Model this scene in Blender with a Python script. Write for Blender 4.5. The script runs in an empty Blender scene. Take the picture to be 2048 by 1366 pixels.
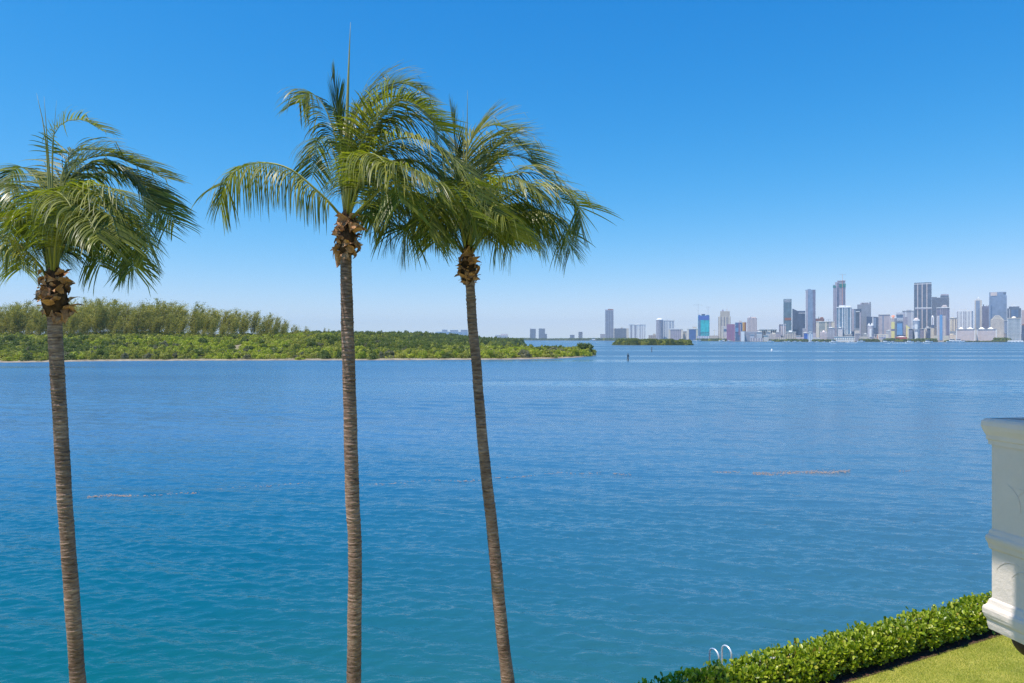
import bpy, math, random
import numpy as np
from mathutils import Vector, Matrix

# ------------------------------------------------------------------ camera
SC = bpy.context.scene
C = SC.collection
F = 1400.0                 # focal length in photograph pixels (2048 wide)
HZ = 678.5                 # picture row of the horizon
H = 10.2                   # eye above the water, metres
cam_d = bpy.data.cameras.new('camera')
cam = bpy.data.objects.new('camera', cam_d)
C.objects.link(cam)
cam.location = (0, 0, H)
cam.rotation_euler = (math.radians(90), 0, 0)
cam_d.sensor_width = 36.0
cam_d.lens = 36.0 * F / 2048.0
cam_d.shift_y = -(683.0 - HZ) / 2048.0
cam_d.clip_start = 0.1
cam_d.clip_end = 60000.0
SC.camera = cam

# ------------------------------------------------------------------ light
SUN_EL = math.radians(69)
SUN_AZ = math.radians(27)   # how far behind the picture plane the sun stands, on the left
TO_SUN = Vector((-math.cos(SUN_EL) * math.cos(SUN_AZ), -math.cos(SUN_EL) * math.sin(SUN_AZ), math.sin(SUN_EL)))
W = bpy.data.worlds.new('World')
SC.world = W
W.use_nodes = True
nt = W.node_tree
nt.nodes.clear()
sky = nt.nodes.new('ShaderNodeTexSky')
sky.sky_type = 'NISHITA'
sky.sun_disc = False
sky.sun_elevation = SUN_EL
sky.sun_rotation = math.atan2(TO_SUN.x, TO_SUN.y)
sky.altitude = 0
sky.air_density = 1.0
sky.dust_density = 0.0
sky.ozone_density = 3.0
bg = nt.nodes.new('ShaderNodeBackground')
bg.inputs['Strength'].default_value = 0.13
wo = nt.nodes.new('ShaderNodeOutputWorld')
# the saturated, polarised blue of the picture: a power curve on each channel, the same all round
sp = nt.nodes.new('ShaderNodeSeparateColor'); cb = nt.nodes.new('ShaderNodeCombineColor')
nt.links.new(sky.outputs[0], sp.inputs[0])
for ch, src, p_, k_, ref, add in ((0, 1, 2.9, 0.27, 0.74, 0.0), (1, 1, 0.95, 0.53, 0.74, 0.0), (2, 2, 0.58, 0.74, 0.76, 0.0)):
    n0 = nt.nodes.new('ShaderNodeMath'); n0.operation = 'MULTIPLY'; n0.inputs[1].default_value = 0.13 / ref
    n1 = nt.nodes.new('ShaderNodeMath'); n1.operation = 'POWER'; n1.inputs[1].default_value = p_
    n2 = nt.nodes.new('ShaderNodeMath'); n2.operation = 'MULTIPLY_ADD'; n2.inputs[1].default_value = k_ / 0.13; n2.inputs[2].default_value = add / 0.13
    nt.links.new(sp.outputs[src], n0.inputs[0]); nt.links.new(n0.outputs[0], n1.inputs[0]); nt.links.new(n1.outputs[0], n2.inputs[0]); nt.links.new(n2.outputs[0], cb.inputs[ch])
nt.links.new(cb.outputs[0], bg.inputs[0])
nt.links.new(bg.outputs[0], wo.inputs[0])

sl = bpy.data.lights.new('sun', 'SUN')
sl.energy = 4.6
sl.angle = math.radians(0.53)
sl.color = (1.0, 0.94, 0.85)
so = bpy.data.objects.new('sun', sl)
C.objects.link(so)
so.rotation_euler = TO_SUN.to_track_quat('Z', 'Y').to_euler()
so.location = (-20, -20, 60)

vs = SC.view_settings
vs.view_transform = 'Standard'
vs.look = 'None'
vs.exposure = 0.35
vs.gamma = 1.0
vs.use_curve_mapping = False
SC.render.engine = 'CYCLES'
cy = SC.cycles
cy.max_bounces = 6
cy.diffuse_bounces = 2
cy.glossy_bounces = 2
cy.transmission_bounces = 3
cy.transparent_max_bounces = 8
cy.volume_bounces = 0
cy.caustics_reflective = False
cy.caustics_refractive = False
cy.use_denoising = True
cy.denoiser = 'OPENIMAGEDENOISE'
cy.denoising_input_passes = 'RGB_ALBEDO_NORMAL'
cy.denoising_prefilter = 'NONE'
cy.sample_clamp_indirect = 4.0

rng = np.random.default_rng(7)
random.seed(7)

# ------------------------------------------------------------------ helpers
def at(px, py, d):
    """the place seen at picture point px,py when it stands d metres out"""
    return Vector(((px - 1024.0) / F * d, d, H - (py - HZ) / F * d))

def on_water(px, py, z=0.0):
    return at(px, py, (H - z) * F / (py - HZ))

def tag(o, label=None, cat=None, group=None, kind=None):
    if label: o['label'] = label
    if cat: o['category'] = cat
    if group: o['group'] = group
    if kind: o['kind'] = kind
    return o

def empty(name, loc, rz=0.0, label=None, cat=None, group=None):
    o = bpy.data.objects.new(name, None)
    o.empty_display_size = 0.5
    C.objects.link(o)
    o.location = loc
    o.rotation_euler = (0, 0, rz)
    return tag(o, label, cat, group)

def link(name, me, parent=None, loc=None):
    o = bpy.data.objects.new(name, me)
    C.objects.link(o)
    if parent is not None: o.parent = parent
    if loc is not None: o.location = loc
    return o

def np_mesh(name, v, f, m, smooth=False):
    """v (n,3); f (k,3) or (k,4) arrays"""
    v = np.asarray(v, dtype=np.float32); f = np.asarray(f, dtype=np.int32)
    me = bpy.data.meshes.new(name)
    me.vertices.add(len(v)); me.vertices.foreach_set('co', v.ravel())
    k = f.shape[1]
    me.loops.add(f.size); me.loops.foreach_set('vertex_index', f.ravel())
    me.polygons.add(len(f))
    me.polygons.foreach_set('loop_start', np.arange(0, f.size, k, dtype=np.int32))
    if smooth: me.polygons.foreach_set('use_smooth', np.ones(len(f), dtype=bool))
    me.update(calc_edges=True)
    me.validate()
    me.materials.append(m)
    return me

class MB:
    """collects simple shapes for one mesh"""
    def __init__(s): s.v = []; s.f = []
    def add(s, vs_, fs_):
        n = len(s.v); s.v += [tuple(p) for p in vs_]; s.f += [tuple(i + n for i in q) for q in fs_]; return s
    def box(s, x0, x1, y0, y1, z0, z1):
        return s.add([(x0,y0,z0),(x1,y0,z0),(x1,y1,z0),(x0,y1,z0),(x0,y0,z1),(x1,y0,z1),(x1,y1,z1),(x0,y1,z1)],
                     [(0,3,2,1),(4,5,6,7),(0,1,5,4),(1,2,6,5),(2,3,7,6),(3,0,4,7)])
    def prism(s, poly, z0, z1):
        n = len(poly)
        zt = z1 if isinstance(z1, (list, tuple)) else [z1] * n
        vs_ = [(x, y, z0) for x, y in poly] + [(p[0], p[1], zt[i]) for i, p in enumerate(poly)]
        fs_ = [tuple(range(n - 1, -1, -1)), tuple(range(n, 2 * n))] + [(i, (i + 1) % n, n + (i + 1) % n, n + i) for i in range(n)]
        return s.add(vs_, fs_)
    def frust(s, cx, cy_, z0, z1, rx0, ry0, rx1, ry1, n=4, a0=math.pi / 4):
        k = math.sqrt(2) if n == 4 else 1.0
        b = [(cx + k * rx0 * math.cos(a0 + 2 * math.pi * i / n), cy_ + k * ry0 * math.sin(a0 + 2 * math.pi * i / n), z0) for i in range(n)]
        t = [(cx + k * rx1 * math.cos(a0 + 2 * math.pi * i / n), cy_ + k * ry1 * math.sin(a0 + 2 * math.pi * i / n), z1) for i in range(n)]
        return s.add(b + t, [tuple(range(n - 1, -1, -1)), tuple(range(n, 2 * n))] + [(i, (i + 1) % n, n + (i + 1) % n, n + i) for i in range(n)])
    def tube(s, pts, rad, n=8, cap=True):
        pts = [Vector(p) for p in pts]
        if not isinstance(rad, (list, tuple)): rad = [rad] * len(pts)
        up = Vector((0, 0, 1)); vs_ = []; N = None
        for i, p in enumerate(pts):
            T = (pts[min(i + 1, len(pts) - 1)] - pts[max(i - 1, 0)]).normalized()
            if N is None:
                N = T.cross(up if abs(T.z) < 0.9 else Vector((1, 0, 0))).normalized()
            else:
                N = (N - T * N.dot(T)).normalized()
            Bn = T.cross(N)
            vs_ += [p + (N * math.cos(2 * math.pi * j / n) + Bn * math.sin(2 * math.pi * j / n)) * rad[i] for j in range(n)]
        fs_ = [(i * n + j, i * n + (j + 1) % n, (i + 1) * n + (j + 1) % n, (i + 1) * n + j) for i in range(len(pts) - 1) for j in range(n)]
        if cap: fs_ += [tuple(range(n - 1, -1, -1)), tuple(range((len(pts) - 1) * n, len(pts) * n))]
        return s.add(vs_, fs_)
    def mesh(s, name, m, smooth=False):
        me = bpy.data.meshes.new(name)
        me.from_pydata(s.v, [], s.f)
        if smooth:
            me.polygons.foreach_set('use_smooth', [True] * len(me.polygons))
        me.materials.append(m); me.update()
        return me
    def build(s, name, m, parent=None, smooth=False, loc=None):
        return link(name, s.mesh(name, m, smooth), parent, loc)

ONES = 'first second third fourth fifth sixth seventh eighth ninth tenth eleventh twelfth thirteenth fourteenth fifteenth sixteenth seventeenth eighteenth nineteenth'.split()
def ordinal(n):
    if n < 20: return ONES[n - 1]
    t = ('twent', 'thirt', 'fort', 'fift', 'sixt', 'sevent', 'eight', 'ninet')[n // 10 - 2]
    return t + 'ieth' if n % 10 == 0 else t + 'y-' + ONES[n % 10 - 1]

def catmull(P, n):
    """smooth curve through P, n samples, arrays"""
    P = np.asarray(P, float)
    Q = np.vstack([2 * P[0] - P[1], P, 2 * P[-1] - P[-2]])
    L = np.r_[0, np.cumsum(np.linalg.norm(np.diff(P, axis=0), axis=1))]
    out = []
    for s in np.linspace(0, L[-1], n):
        i = min(max(np.searchsorted(L, s) - 1, 0), len(P) - 2)
        t = (s - L[i]) / max(L[i + 1] - L[i], 1e-9)
        p0, p1, p2, p3 = Q[i], Q[i + 1], Q[i + 2], Q[i + 3]
        out.append(0.5 * ((2 * p1) + (-p0 + p2) * t + (2 * p0 - 5 * p1 + 4 * p2 - p3) * t * t + (-p0 + 3 * p1 - 3 * p2 + p3) * t ** 3))
    return np.array(out)

# ------------------------------------------------------------------ materials
def mat(name, col=(0.5, 0.5, 0.5), rough=0.7, spec=0.3, metal=0.0):
    m = bpy.data.materials.new(name); m.use_nodes = True
    b = m.node_tree.nodes['Principled BSDF']
    b.inputs['Base Color'].default_value = (*col, 1)
    b.inputs['Roughness'].default_value = rough
    b.inputs['Specular IOR Level'].default_value = spec
    b.inputs['Metallic'].default_value = metal
    return m

def nodes(m): return m.node_tree.nodes, m.node_tree.links, m.node_tree.nodes['Principled BSDF']

def ramp(N, stops, interp='LINEAR'):
    r = N.new('ShaderNodeValToRGB'); r.color_ramp.interpolation = interp
    e = r.color_ramp.elements
    while len(e) < len(stops): e.new(0.5)
    for i, (p, c) in enumerate(stops):
        e[i].position = p; e[i].color = (*c, 1) if len(c) == 3 else c
    return r

def noise(N, L, scale, detail=4, rough=0.55, vec=None, mapping=None, coord='Object'):
    n = N.new('ShaderNodeTexNoise')
    n.inputs['Scale'].default_value = scale; n.inputs['Detail'].default_value = detail; n.inputs['Roughness'].default_value = rough
    if vec is None:
        tc = N.new('ShaderNodeTexCoord'); vec = tc.outputs[coord]
    if mapping:
        mp = N.new('ShaderNodeMapping'); L.new(vec, mp.inputs['Vector'])
        if 'rot' in mapping: mp.inputs['Rotation'].default_value = mapping['rot']
        if 'scale' in mapping: mp.inputs['Scale'].default_value = mapping['scale']
        vec = mp.outputs[0]
    L.new(vec, n.inputs['Vector'])
    return n

def mottled(name, stops, scale, rough=0.8, spec=0.25, bump=0.0, bscale=None, detail=6, bdist=0.02):
    m = mat(name, rough=rough, spec=spec); N, L, b = nodes(m)
    n = noise(N, L, scale, detail, 0.65); r = ramp(N, stops)
    L.new(n.outputs[0], r.inputs[0]); L.new(r.outputs[0], b.inputs['Base Color'])
    if bump:
        n2 = noise(N, L, bscale or scale * 4, 5, 0.6)
        bp = N.new('ShaderNodeBump'); bp.inputs['Strength'].default_value = bump; bp.inputs['Distance'].default_value = bdist
        L.new(n2.outputs[0], bp.inputs['Height']); L.new(bp.outputs[0], b.inputs['Normal'])
    return m

def leafmat(name, stops, rough=0.45, spec=0.4, trans=0.3, obj_var=0.0, tint=(1.6, 1.9, 0.5)):
    """each leaf gets its own colour; light comes through the blades"""
    m = mat(name, rough=rough, spec=spec); N, L, b = nodes(m)
    g = N.new('ShaderNodeNewGeometry'); oi = N.new('ShaderNodeObjectInfo')
    val = g.outputs['Random Per Island']
    if obj_var:
        mx = N.new('ShaderNodeMath'); mx.operation = 'MULTIPLY_ADD'; mx.use_clamp = True
        mx.inputs[1].default_value = 1 - obj_var
        m2 = N.new('ShaderNodeMath'); m2.operation = 'MULTIPLY'; m2.inputs[1].default_value = obj_var
        L.new(oi.outputs['Random'], m2.inputs[0]); L.new(val, mx.inputs[0]); L.new(m2.outputs[0], mx.inputs[2]); val = mx.outputs[0]
    r = ramp(N, stops); L.new(val, r.inputs[0]); L.new(r.outputs[0], b.inputs['Base Color'])
    tr = N.new('ShaderNodeBsdfTranslucent')
    mul = N.new('ShaderNodeMix'); mul.data_type = 'RGBA'; mul.blend_type = 'MULTIPLY'; mul.inputs[0].default_value = 1.0
    L.new(r.outputs[0], mul.inputs[6]); mul.inputs[7].default_value = (*tint, 1); mul.clamp_result = False
    L.new(mul.outputs[2], tr.inputs[0])
    ms = N.new('ShaderNodeMixShader'); ms.inputs[0].default_value = trans
    out = [n for n in N if n.type == 'OUTPUT_MATERIAL'][0]
    L.new(b.outputs[0], ms.inputs[1]); L.new(tr.outputs[0], ms.inputs[2]); L.new(ms.outputs[0], out.inputs['Surface'])
    return m

# ------------------------------------------------------------------ water
def water_material():
    m = mat('bay water', rough=0.12, spec=0.5); N, L, b = nodes(m)
    b.inputs['IOR'].default_value = 1.333
    tc = N.new('ShaderNodeTexCoord'); P = tc.outputs['Object']
    sep = N.new('ShaderNodeSeparateXYZ'); L.new(P, sep.inputs[0])
    # colour of the water itself: green over the shallow bottom by the sea wall, blue over the channel
    mr = N.new('ShaderNodeMapRange'); mr.inputs[1].default_value = 16; mr.inputs[2].default_value = 75
    n0 = noise(N, L, 0.05, 3, 0.5, P, {'scale': (0.5, 1, 1)})
    ad = N.new('ShaderNodeMath'); ad.operation = 'MULTIPLY_ADD'; ad.inputs[1].default_value = 22; L.new(n0.outputs[0], ad.inputs[0]); L.new(sep.outputs[1], ad.inputs[2])
    sb = N.new('ShaderNodeMath'); sb.operation = 'SUBTRACT'; sb.inputs[1].default_value = 11; L.new(ad.outputs[0], sb.inputs[0])
    L.new(sb.outputs[0], mr.inputs[0])
    r = ramp(N, [(0.0, (0.003, 0.115, 0.125)), (0.25, (0.003, 0.105, 0.165)), (0.6, (0.014, 0.116, 0.222)), (1.0, (0.052, 0.148, 0.270))])
    L.new(mr.outputs[0], r.inputs[0])
    # bottom patches
    n1 = noise(N, L, 0.012, 4, 0.6, P, {'scale': (0.35, 1, 1)})
    r1 = ramp(N, [(0.35, (0.78, 0.8, 0.86)), (0.65, (1.12, 1.1, 1.06))]); L.new(n1.outputs[0], r1.inputs[0])
    mx = N.new('ShaderNodeMix'); mx.data_type = 'RGBA'; mx.blend_type = 'MULTIPLY'; mx.inputs[0].default_value = 1
    L.new(r.outputs[0], mx.inputs[6]); L.new(r1.outputs[0], mx.inputs[7]); # paler grey towards the right: sky reflection put into the body colour
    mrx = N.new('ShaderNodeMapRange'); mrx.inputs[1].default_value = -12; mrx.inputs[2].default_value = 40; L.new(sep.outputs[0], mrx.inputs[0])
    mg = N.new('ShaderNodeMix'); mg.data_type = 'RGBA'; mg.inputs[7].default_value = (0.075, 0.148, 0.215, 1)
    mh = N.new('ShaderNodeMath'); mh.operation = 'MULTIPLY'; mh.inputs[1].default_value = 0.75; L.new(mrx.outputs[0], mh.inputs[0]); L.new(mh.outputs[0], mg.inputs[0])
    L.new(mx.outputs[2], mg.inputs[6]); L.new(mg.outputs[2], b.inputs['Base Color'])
    # the smallest ripples; the chop itself is in the mesh near by
    hs = None
    for sc_, st, rot, amp, det in ((0.75, (0.40, 1.0, 1), -0.28, 0.10, 3), (2.6, (0.38, 1.0, 1), -0.25, 0.066, 3), (7.5, (0.45, 1.0, 1), 0.0, 0.020, 3)):
        n = noise(N, L, sc_, det, 0.6, P, {'rot': (0, 0, rot), 'scale': st})
        q = N.new('ShaderNodeMath'); q.operation = 'MULTIPLY'; q.inputs[1].default_value = amp; L.new(n.outputs[0], q.inputs[0])
        if hs is None: hs = q.outputs[0]
        else:
            a = N.new('ShaderNodeMath'); a.operation = 'ADD'; L.new(hs, a.inputs[0]); L.new(q.outputs[0], a.inputs[1]); hs = a.outputs[0]
    # slicks: long calm lanes with less ripple
    ns = noise(N, L, 0.011, 3, 0.5, P, {'rot': (0, 0, 0.1), 'scale': (0.16, 1, 1)})
    rs = ramp(N, [(0.53, (1, 1, 1)), (0.57, (0.34, 0.34, 0.34)), (0.62, (0.34, 0.34, 0.34)), (0.66, (1, 1, 1))]); L.new(ns.outputs[0], rs.inputs[0])
    far = N.new('ShaderNodeMapRange'); far.inputs[1].default_value = 70; far.inputs[2].default_value = 160; L.new(sep.outputs[1], far.inputs[0])
    mxs = N.new('ShaderNodeMix'); mxs.data_type = 'FLOAT'; L.new(far.outputs[0], mxs.inputs[0]); mxs.inputs[2].default_value = 1.0; L.new(rs.outputs[0], mxs.inputs[3])
    mf = N.new('ShaderNodeMapRange'); mf.inputs[1].default_value = 50; mf.inputs[2].default_value = 240; mf.inputs[3].default_value = 1.0; mf.inputs[4].default_value = 3.2; L.new(sep.outputs[1], mf.inputs[0])
    mfm = N.new('ShaderNodeMath'); mfm.operation = 'MULTIPLY'; L.new(hs, mfm.inputs[0]); L.new(mf.outputs[0], mfm.inputs[1]); hs = mfm.outputs[0]
    bp = N.new('ShaderNodeBump'); bp.inputs['Distance'].default_value = 1.0
    L.new(mxs.outputs[0], bp.inputs['Strength']); L.new(hs, bp.inputs['Height']); L.new(bp.outputs[0], b.inputs['Normal'])
    # beyond some 100 m the ripples are smaller than the eye can part: they widen the mirror instead
    rr = N.new('ShaderNodeMapRange'); rr.inputs[1].default_value = 30; rr.inputs[2].default_value = 500; rr.inputs[3].default_value = 0.07; rr.inputs[4].default_value = 0.40
    L.new(sep.outputs[1], rr.inputs[0])
    ml = N.new('ShaderNodeMath'); ml.operation = 'MULTIPLY'; L.new(rr.outputs[0], ml.inputs[0]); L.new(mxs.outputs[0], ml.inputs[1])
    L.new(ml.outputs[0], b.inputs['Roughness'])
    return m

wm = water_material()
# wind chop: many short sine waves whose crests run a little down to the right
wr = np.random.default_rng(11)
WL = np.r_[np.exp(wr.uniform(math.log(0.34), math.log(1.7), 76)), np.exp(wr.uniform(math.log(1.7), math.log(7.0), 20))]; WK = 2 * np.pi / WL
WD = wr.normal(-1.82, 0.40, 96); WP = wr.uniform(0, 6.283, 96); WS = 0.031 * wr.uniform(0.5, 1.4, 96) * np.where(WL > 1.7, 0.55, np.where(WL > 1.2, 0.7, 1.12))
def wave_z(x, y, res):
    z = np.zeros_like(x)
    for k_, d_, p_, s_, l_ in zip(WK, WD, WP, WS, WL):
        if l_ < 3.2 * res: continue
        z += s_ / k_ * np.sin(k_ * (x * math.cos(d_) + y * math.sin(d_)) + p_)
    gust = 0.75 + 0.35 * np.sin(x * 0.021 + 1.3 * np.sin(y * 0.034)) * np.sin(y * 0.045 + 1 + x * 0.006)
    return z * gust
def patch(x0, x1, y0, y1, res):
    nx, ny = int((x1 - x0) / res) + 1, int((y1 - y0) / res) + 1
    gx, gy = np.meshgrid(np.linspace(x0, x1, nx), np.linspace(y0, y1, ny))
    gz = wave_z(gx, gy, res)
    e_ = np.minimum(np.minimum(gx - x0, x1 - gx), np.minimum(gy - y0, y1 - gy)) / (res * 3)
    gz *= np.clip(e_, 0, 1)
    v = np.stack([gx, gy, gz], -1).reshape(-1, 3); i = np.arange(nx * ny).reshape(ny, nx)
    return v, np.stack([i[:-1, :-1], i[:-1, 1:], i[1:, 1:], i[1:, :-1]], -1).reshape(-1, 4)
PV, PF, nv0 = [], [], 0
for args in ((-32, 36, 18, 42, .10), (-62, 62, 42, 80, .20), (-140, 140, 80, 180, .34), (-290, 290, 180, 345, 1.15)):
    v, f = patch(*args); PV.append(v); PF.append(f + nv0); nv0 += len(v)
XB = [-9500 + 40, -3000, -1000]; 
def flat(x0, x1, y0, y1):
    global nv0
    PV.append(np.array([(x0, y0, 0), (x1, y0, 0), (x1, y1, 0), (x0, y1, 0)], float)); PF.append(np.array([[0, 1, 2, 3]]) + nv0); nv0 += 4
B9 = 9400
for (x0, x1, y0, y1) in ((-32, 36, 18, 42), (-62, 62, 42, 80), (-140, 140, 80, 180), (-290, 290, 180, 345)):
    flat(-B9, x0, y0, y1); flat(x1, B9, y0, y1)
for y0, y1 in ((4, 18), (345, 800), (800, 3000), (3000, 12400)): flat(-B9, 0, y0, y1); flat(0, B9, y0, y1)
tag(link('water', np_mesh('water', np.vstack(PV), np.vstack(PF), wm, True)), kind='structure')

# ------------------------------------------------------------------ air
hz = bpy.data.materials.new('thin sea haze'); hz.use_nodes = True
hz.node_tree.nodes.clear()
pv = hz.node_tree.nodes.new('ShaderNodeVolumePrincipled'); ho = hz.node_tree.nodes.new('ShaderNodeOutputMaterial')
pv.inputs['Color'].default_value = (0.56, 0.78, 1.0, 1); pv.inputs['Density'].default_value = 0.000062; pv.inputs['Anisotropy'].default_value = 0.0
hz.node_tree.links.new(pv.outputs[0], ho.inputs['Volume'])
tag(MB().box(-9500, 9500, -60, 12500, -1.5, 330).build('haze', hz), kind='stuff')
# ------------------------------------------------------------------ the wooded key across the channel
def smooth(t): t = np.clip(t, 0, 1); return t * t * (3 - 2 * t)

front = [on_water(px, py) for px, py in ((-700, 729), (-420, 727), (-100, 725), (60, 724.5), (200, 722), (420, 721), (700, 720.5), (900, 719.5), (1010, 719), (1100, 717.5), (1160, 714.5), (1188, 711))]
SHORE = [(p.x, p.y) for p in front]
BACK = [(50, 458), (34, 470), (4, 500), (-16, 560), (-14, 700), (2, 900), (22, 1150), (34, 1330), (22, 1420), (-200, 1500), (-900, 1500), (-1500, 1300), (-1500, 420)]
KEY = SHORE + BACK

def shore_y(x):
    return np.interp(x, [p[0] for p in SHORE], [p[1] for p in SHORE])

def inside(x, y, poly=KEY):
    r = np.zeros(np.shape(x), bool)
    for i in range(len(poly)):
        x0, y0 = poly[i]; x1, y1 = poly[(i + 1) % len(poly)]
        c = ((y0 > y) != (y1 > y)) & (x < (x1 - x0) * (y - y0) / ((y1 - y0) or 1e-9) + x0)
        r ^= c
    return r

def edge_dist(x, y, poly=KEY):
    d = np.full(np.shape(x), 1e9)
    for i in range(len(poly)):
        a = np.array(poly[i]); b = np.array(poly[(i + 1) % len(poly)]); ab = b - a
        t = np.clip(((x - a[0]) * ab[0] + (y - a[1]) * ab[1]) / (ab @ ab), 0, 1)
        d = np.minimum(d, np.hypot(x - a[0] - t * ab[0], y - a[1] - t * ab[1]))
    return d

def ground_z(x, y):
    s = edge_dist(x, y)
    hill = 6.5 * smooth((s - 15) / 110) * smooth((-20 - x) / 110) + 2.0 * smooth((s - 10) / 80)
    return np.where(inside(x, y), 0.12 + 0.55 * smooth(s / 5) + hill, -0.25)

def grid_land(name, x0, x1, nx, y0, y1, ny, m):
    gx, gy = np.meshgrid(np.linspace(x0, x1, nx), np.linspace(y0, y1, ny))
    z = ground_z(gx, gy)
    ins = inside(gx, gy)
    v = np.stack([gx, gy, z], -1).reshape(-1, 3)
    idx = np.arange(nx * ny).reshape(ny, nx)
    f = np.stack([idx[:-1, :-1], idx[:-1, 1:], idx[1:, 1:], idx[1:, :-1]], -1).reshape(-1, 4)
    keep = ins.reshape(-1)[f].any(1)
    return link(name, np_mesh(name, v, f[keep], m, True))

m_key = mottled('key soil and sand', [(0.3, (0.10, 0.085, 0.05)), (0.5, (0.30, 0.25, 0.17)), (0.7, (0.14, 0.14, 0.05))], 0.12, 0.95, 0.1)
tag(grid_land('terrain', -800, 62, 260, 270, 1000, 230, m_key), kind='structure')
# pale sand along the waterline
m_sand = mottled('wet beach sand', [(0.3, (0.14, 0.11, 0.08)), (0.5, (0.28, 0.23, 0.17)), (0.72, (0.42, 0.35, 0.27))], 0.25, 0.95, 0.15)
sv, sf = [], []
xsn = np.linspace(SHORE[0][0], SHORE[-1][0], 300)
for i, x in enumerate(xsn):
    y = float(shore_y(x)); n1 = 0.8 * math.sin(x * 0.11) + 0.6 * math.sin(x * 0.37 + 2)
    sv += [(x, y - 2.2 - n1 * 0.6, -0.12), (x, y + 1.2 + n1 * 0.5, 0.30), (x, y + 2.6 + n1, 0.60)]
    if i: a = (i - 1) * 3; b_ = i * 3; sf += [(a, b_, b_ + 1, a + 1), (a + 1, b_ + 1, b_ + 2, a + 2)]
tag(link('beach', np_mesh('beach', sv, sf, m_sand, True)), kind='structure')

# ---- crowns: clumps of small leaf faces, several of each kind
def leaf_tris(cen, size, flat=0.5, up=None):
    """random small faces (two triangles as one quad) around the centres"""
    n = len(cen)
    a = rng.normal(size=(n, 3)); a /= np.linalg.norm(a, axis=1)[:, None]
    if up is not None:
        a = a * (1 - flat) + up * flat
    b = np.cross(a, rng.normal(size=(n, 3))); b /= np.linalg.norm(b, axis=1)[:, None]
    c = np.cross(a, b); c /= np.linalg.norm(c, axis=1)[:, None]
    s = size * rng.uniform(0.6, 1.3, n)[:, None]
    v = np.stack([cen - b * s, cen - c * s * 0.5, cen + b * s, cen + c * s * 0.5], 1).reshape(-1, 3)
    f = np.arange(4 * n).reshape(n, 4)
    return v, f

def bush_mesh(name, m, nleaf, size, lobes, squash=0.75):
    """a bushy crown of about radius 1 standing on z=0"""
    L = []
    for i in range(lobes):
        a = rng.uniform(0, 6.283); r = rng.uniform(0.15, 0.62) ** 0.8
        zz = rng.uniform(0.25, 1.0) * (1.15 - 0.6 * r)
        L.append((r * math.cos(a), r * math.sin(a), zz * squash, rng.uniform(0.26, 0.46)))
    k = nleaf // lobes; cs = []; ups = []
    for (x, y, z, r) in L:
        d = rng.normal(size=(k, 3)); d /= np.linalg.norm(d, axis=1)[:, None]
        d[:, 2] = np.abs(d[:, 2]) * 1.0 - 0.25 * rng.random(k)
        rr = r * rng.uniform(0.72, 1.08, k)[:, None]
        cs.append(np.array([x, y, z]) + d * rr * np.array([1, 1, 0.8])); ups.append(d)
    cs = np.vstack(cs); ups = np.vstack(ups)
    # skirt down to the ground
    k2 = nleaf // 3; a = rng.uniform(0, 6.283, k2); r = 0.8 + 0.16 * np.sin(3 * a + rng.uniform(0, 6)) + rng.normal(0, 0.07, k2)
    sk = np.stack([r * np.cos(a), r * np.sin(a), rng.uniform(0.0, 0.55, k2) * squash], 1)
    cs = np.vstack([cs, sk]); ups = np.vstack([ups, np.stack([np.cos(a), np.sin(a), 0.4 + 0 * a], 1)])
    cs[:, 2] = np.maximum(cs[:, 2], 0.02)
    v, f = leaf_tris(cs, size, 0.55, ups)
    return np_mesh(name, v, f, m)

m_man = [leafmat('mangrove leaves ' + n, st, 0.5, 0.35, 0.22, 0.45) for n, st in (
    ('olive', [(0.0, (0.17, 0.185, 0.024)), (0.5, (0.32, 0.32, 0.040)), (1.0, (0.48, 0.45, 0.08))]),
    ('yellow green', [(0.0, (0.22, 0.26, 0.015)), (0.5, (0.38, 0.41, 0.030)), (1.0, (0.52, 0.51, 0.06))]),
    ('deep green', [(0.0, (0.065, 0.090, 0.018)), (0.5, (0.140, 0.175, 0.026)), (1.0, (0.24, 0.265, 0.042))]),
    ('grey brown', [(0.0, (0.130, 0.125, 0.070)), (0.5, (0.200, 0.190, 0.100)), (1.0, (0.280, 0.260, 0.150))]))]
m_bark = mottled('rough grey bark', [(0.3, (0.09, 0.075, 0.06)), (0.7, (0.20, 0.17, 0.14))], 2.0, 0.9)
BUSH = []
for k in range(8):
    mm = m_man[[0, 1, 2, 0, 1, 3, 0, 2][k]]
    BUSH.append(bush_mesh('crown', mm, 1500, 0.085, [9, 7, 10, 12, 8, 7, 6, 9][k], [0.75, 0.7, 0.85, 0.7, 0.65, 0.7, 0.9, 0.75][k]))

def stem_mesh():
    b = MB()
    for i in range(5):
        a = i * 1.3 + 0.3
        b.tube([(0.25 * math.cos(a), 0.25 * math.sin(a), 0), (0.1 * math.cos(a), 0.1 * math.sin(a), 0.35), (0.25 * math.cos(a + 1), 0.25 * math.sin(a + 1), 0.8)], [0.03, 0.025, 0.012], 5)
    return b.mesh('trunk', m_bark)
STEM = stem_mesh()

def bush(name, x, y, z, r, hh, k, label, group, cat='bush'):
    e = empty(name, (x, y, z), random.uniform(0, 6.28), label, cat, group)
    e.scale = (r, r, hh)
    link('crown', BUSH[k], e); link('trunk', STEM, e)
    return e

# individuals along the water's edge
secs = [(-1e9, -245, 'beyond the leftmost palm'), (-245, -90, 'between the leftmost and middle palms'), (-90, -22, 'between the middle and third palms'), (-22, 1e9, 'on the spit beyond the third palm')]
def where(x, y):
    px = 1024 + F * x / y
    return 'left of the leftmost palm' if px < 105 else 'between the leftmost and middle palms' if px < 690 else 'between the middle and third palms' if px < 950 else 'on the low spit right of the third palm'
KN = ['rounded olive', 'bright yellow-green', 'dark green', 'spreading olive', 'low yellow-green', 'greyish half-bare', 'upright olive', 'dense dark green']
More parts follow.
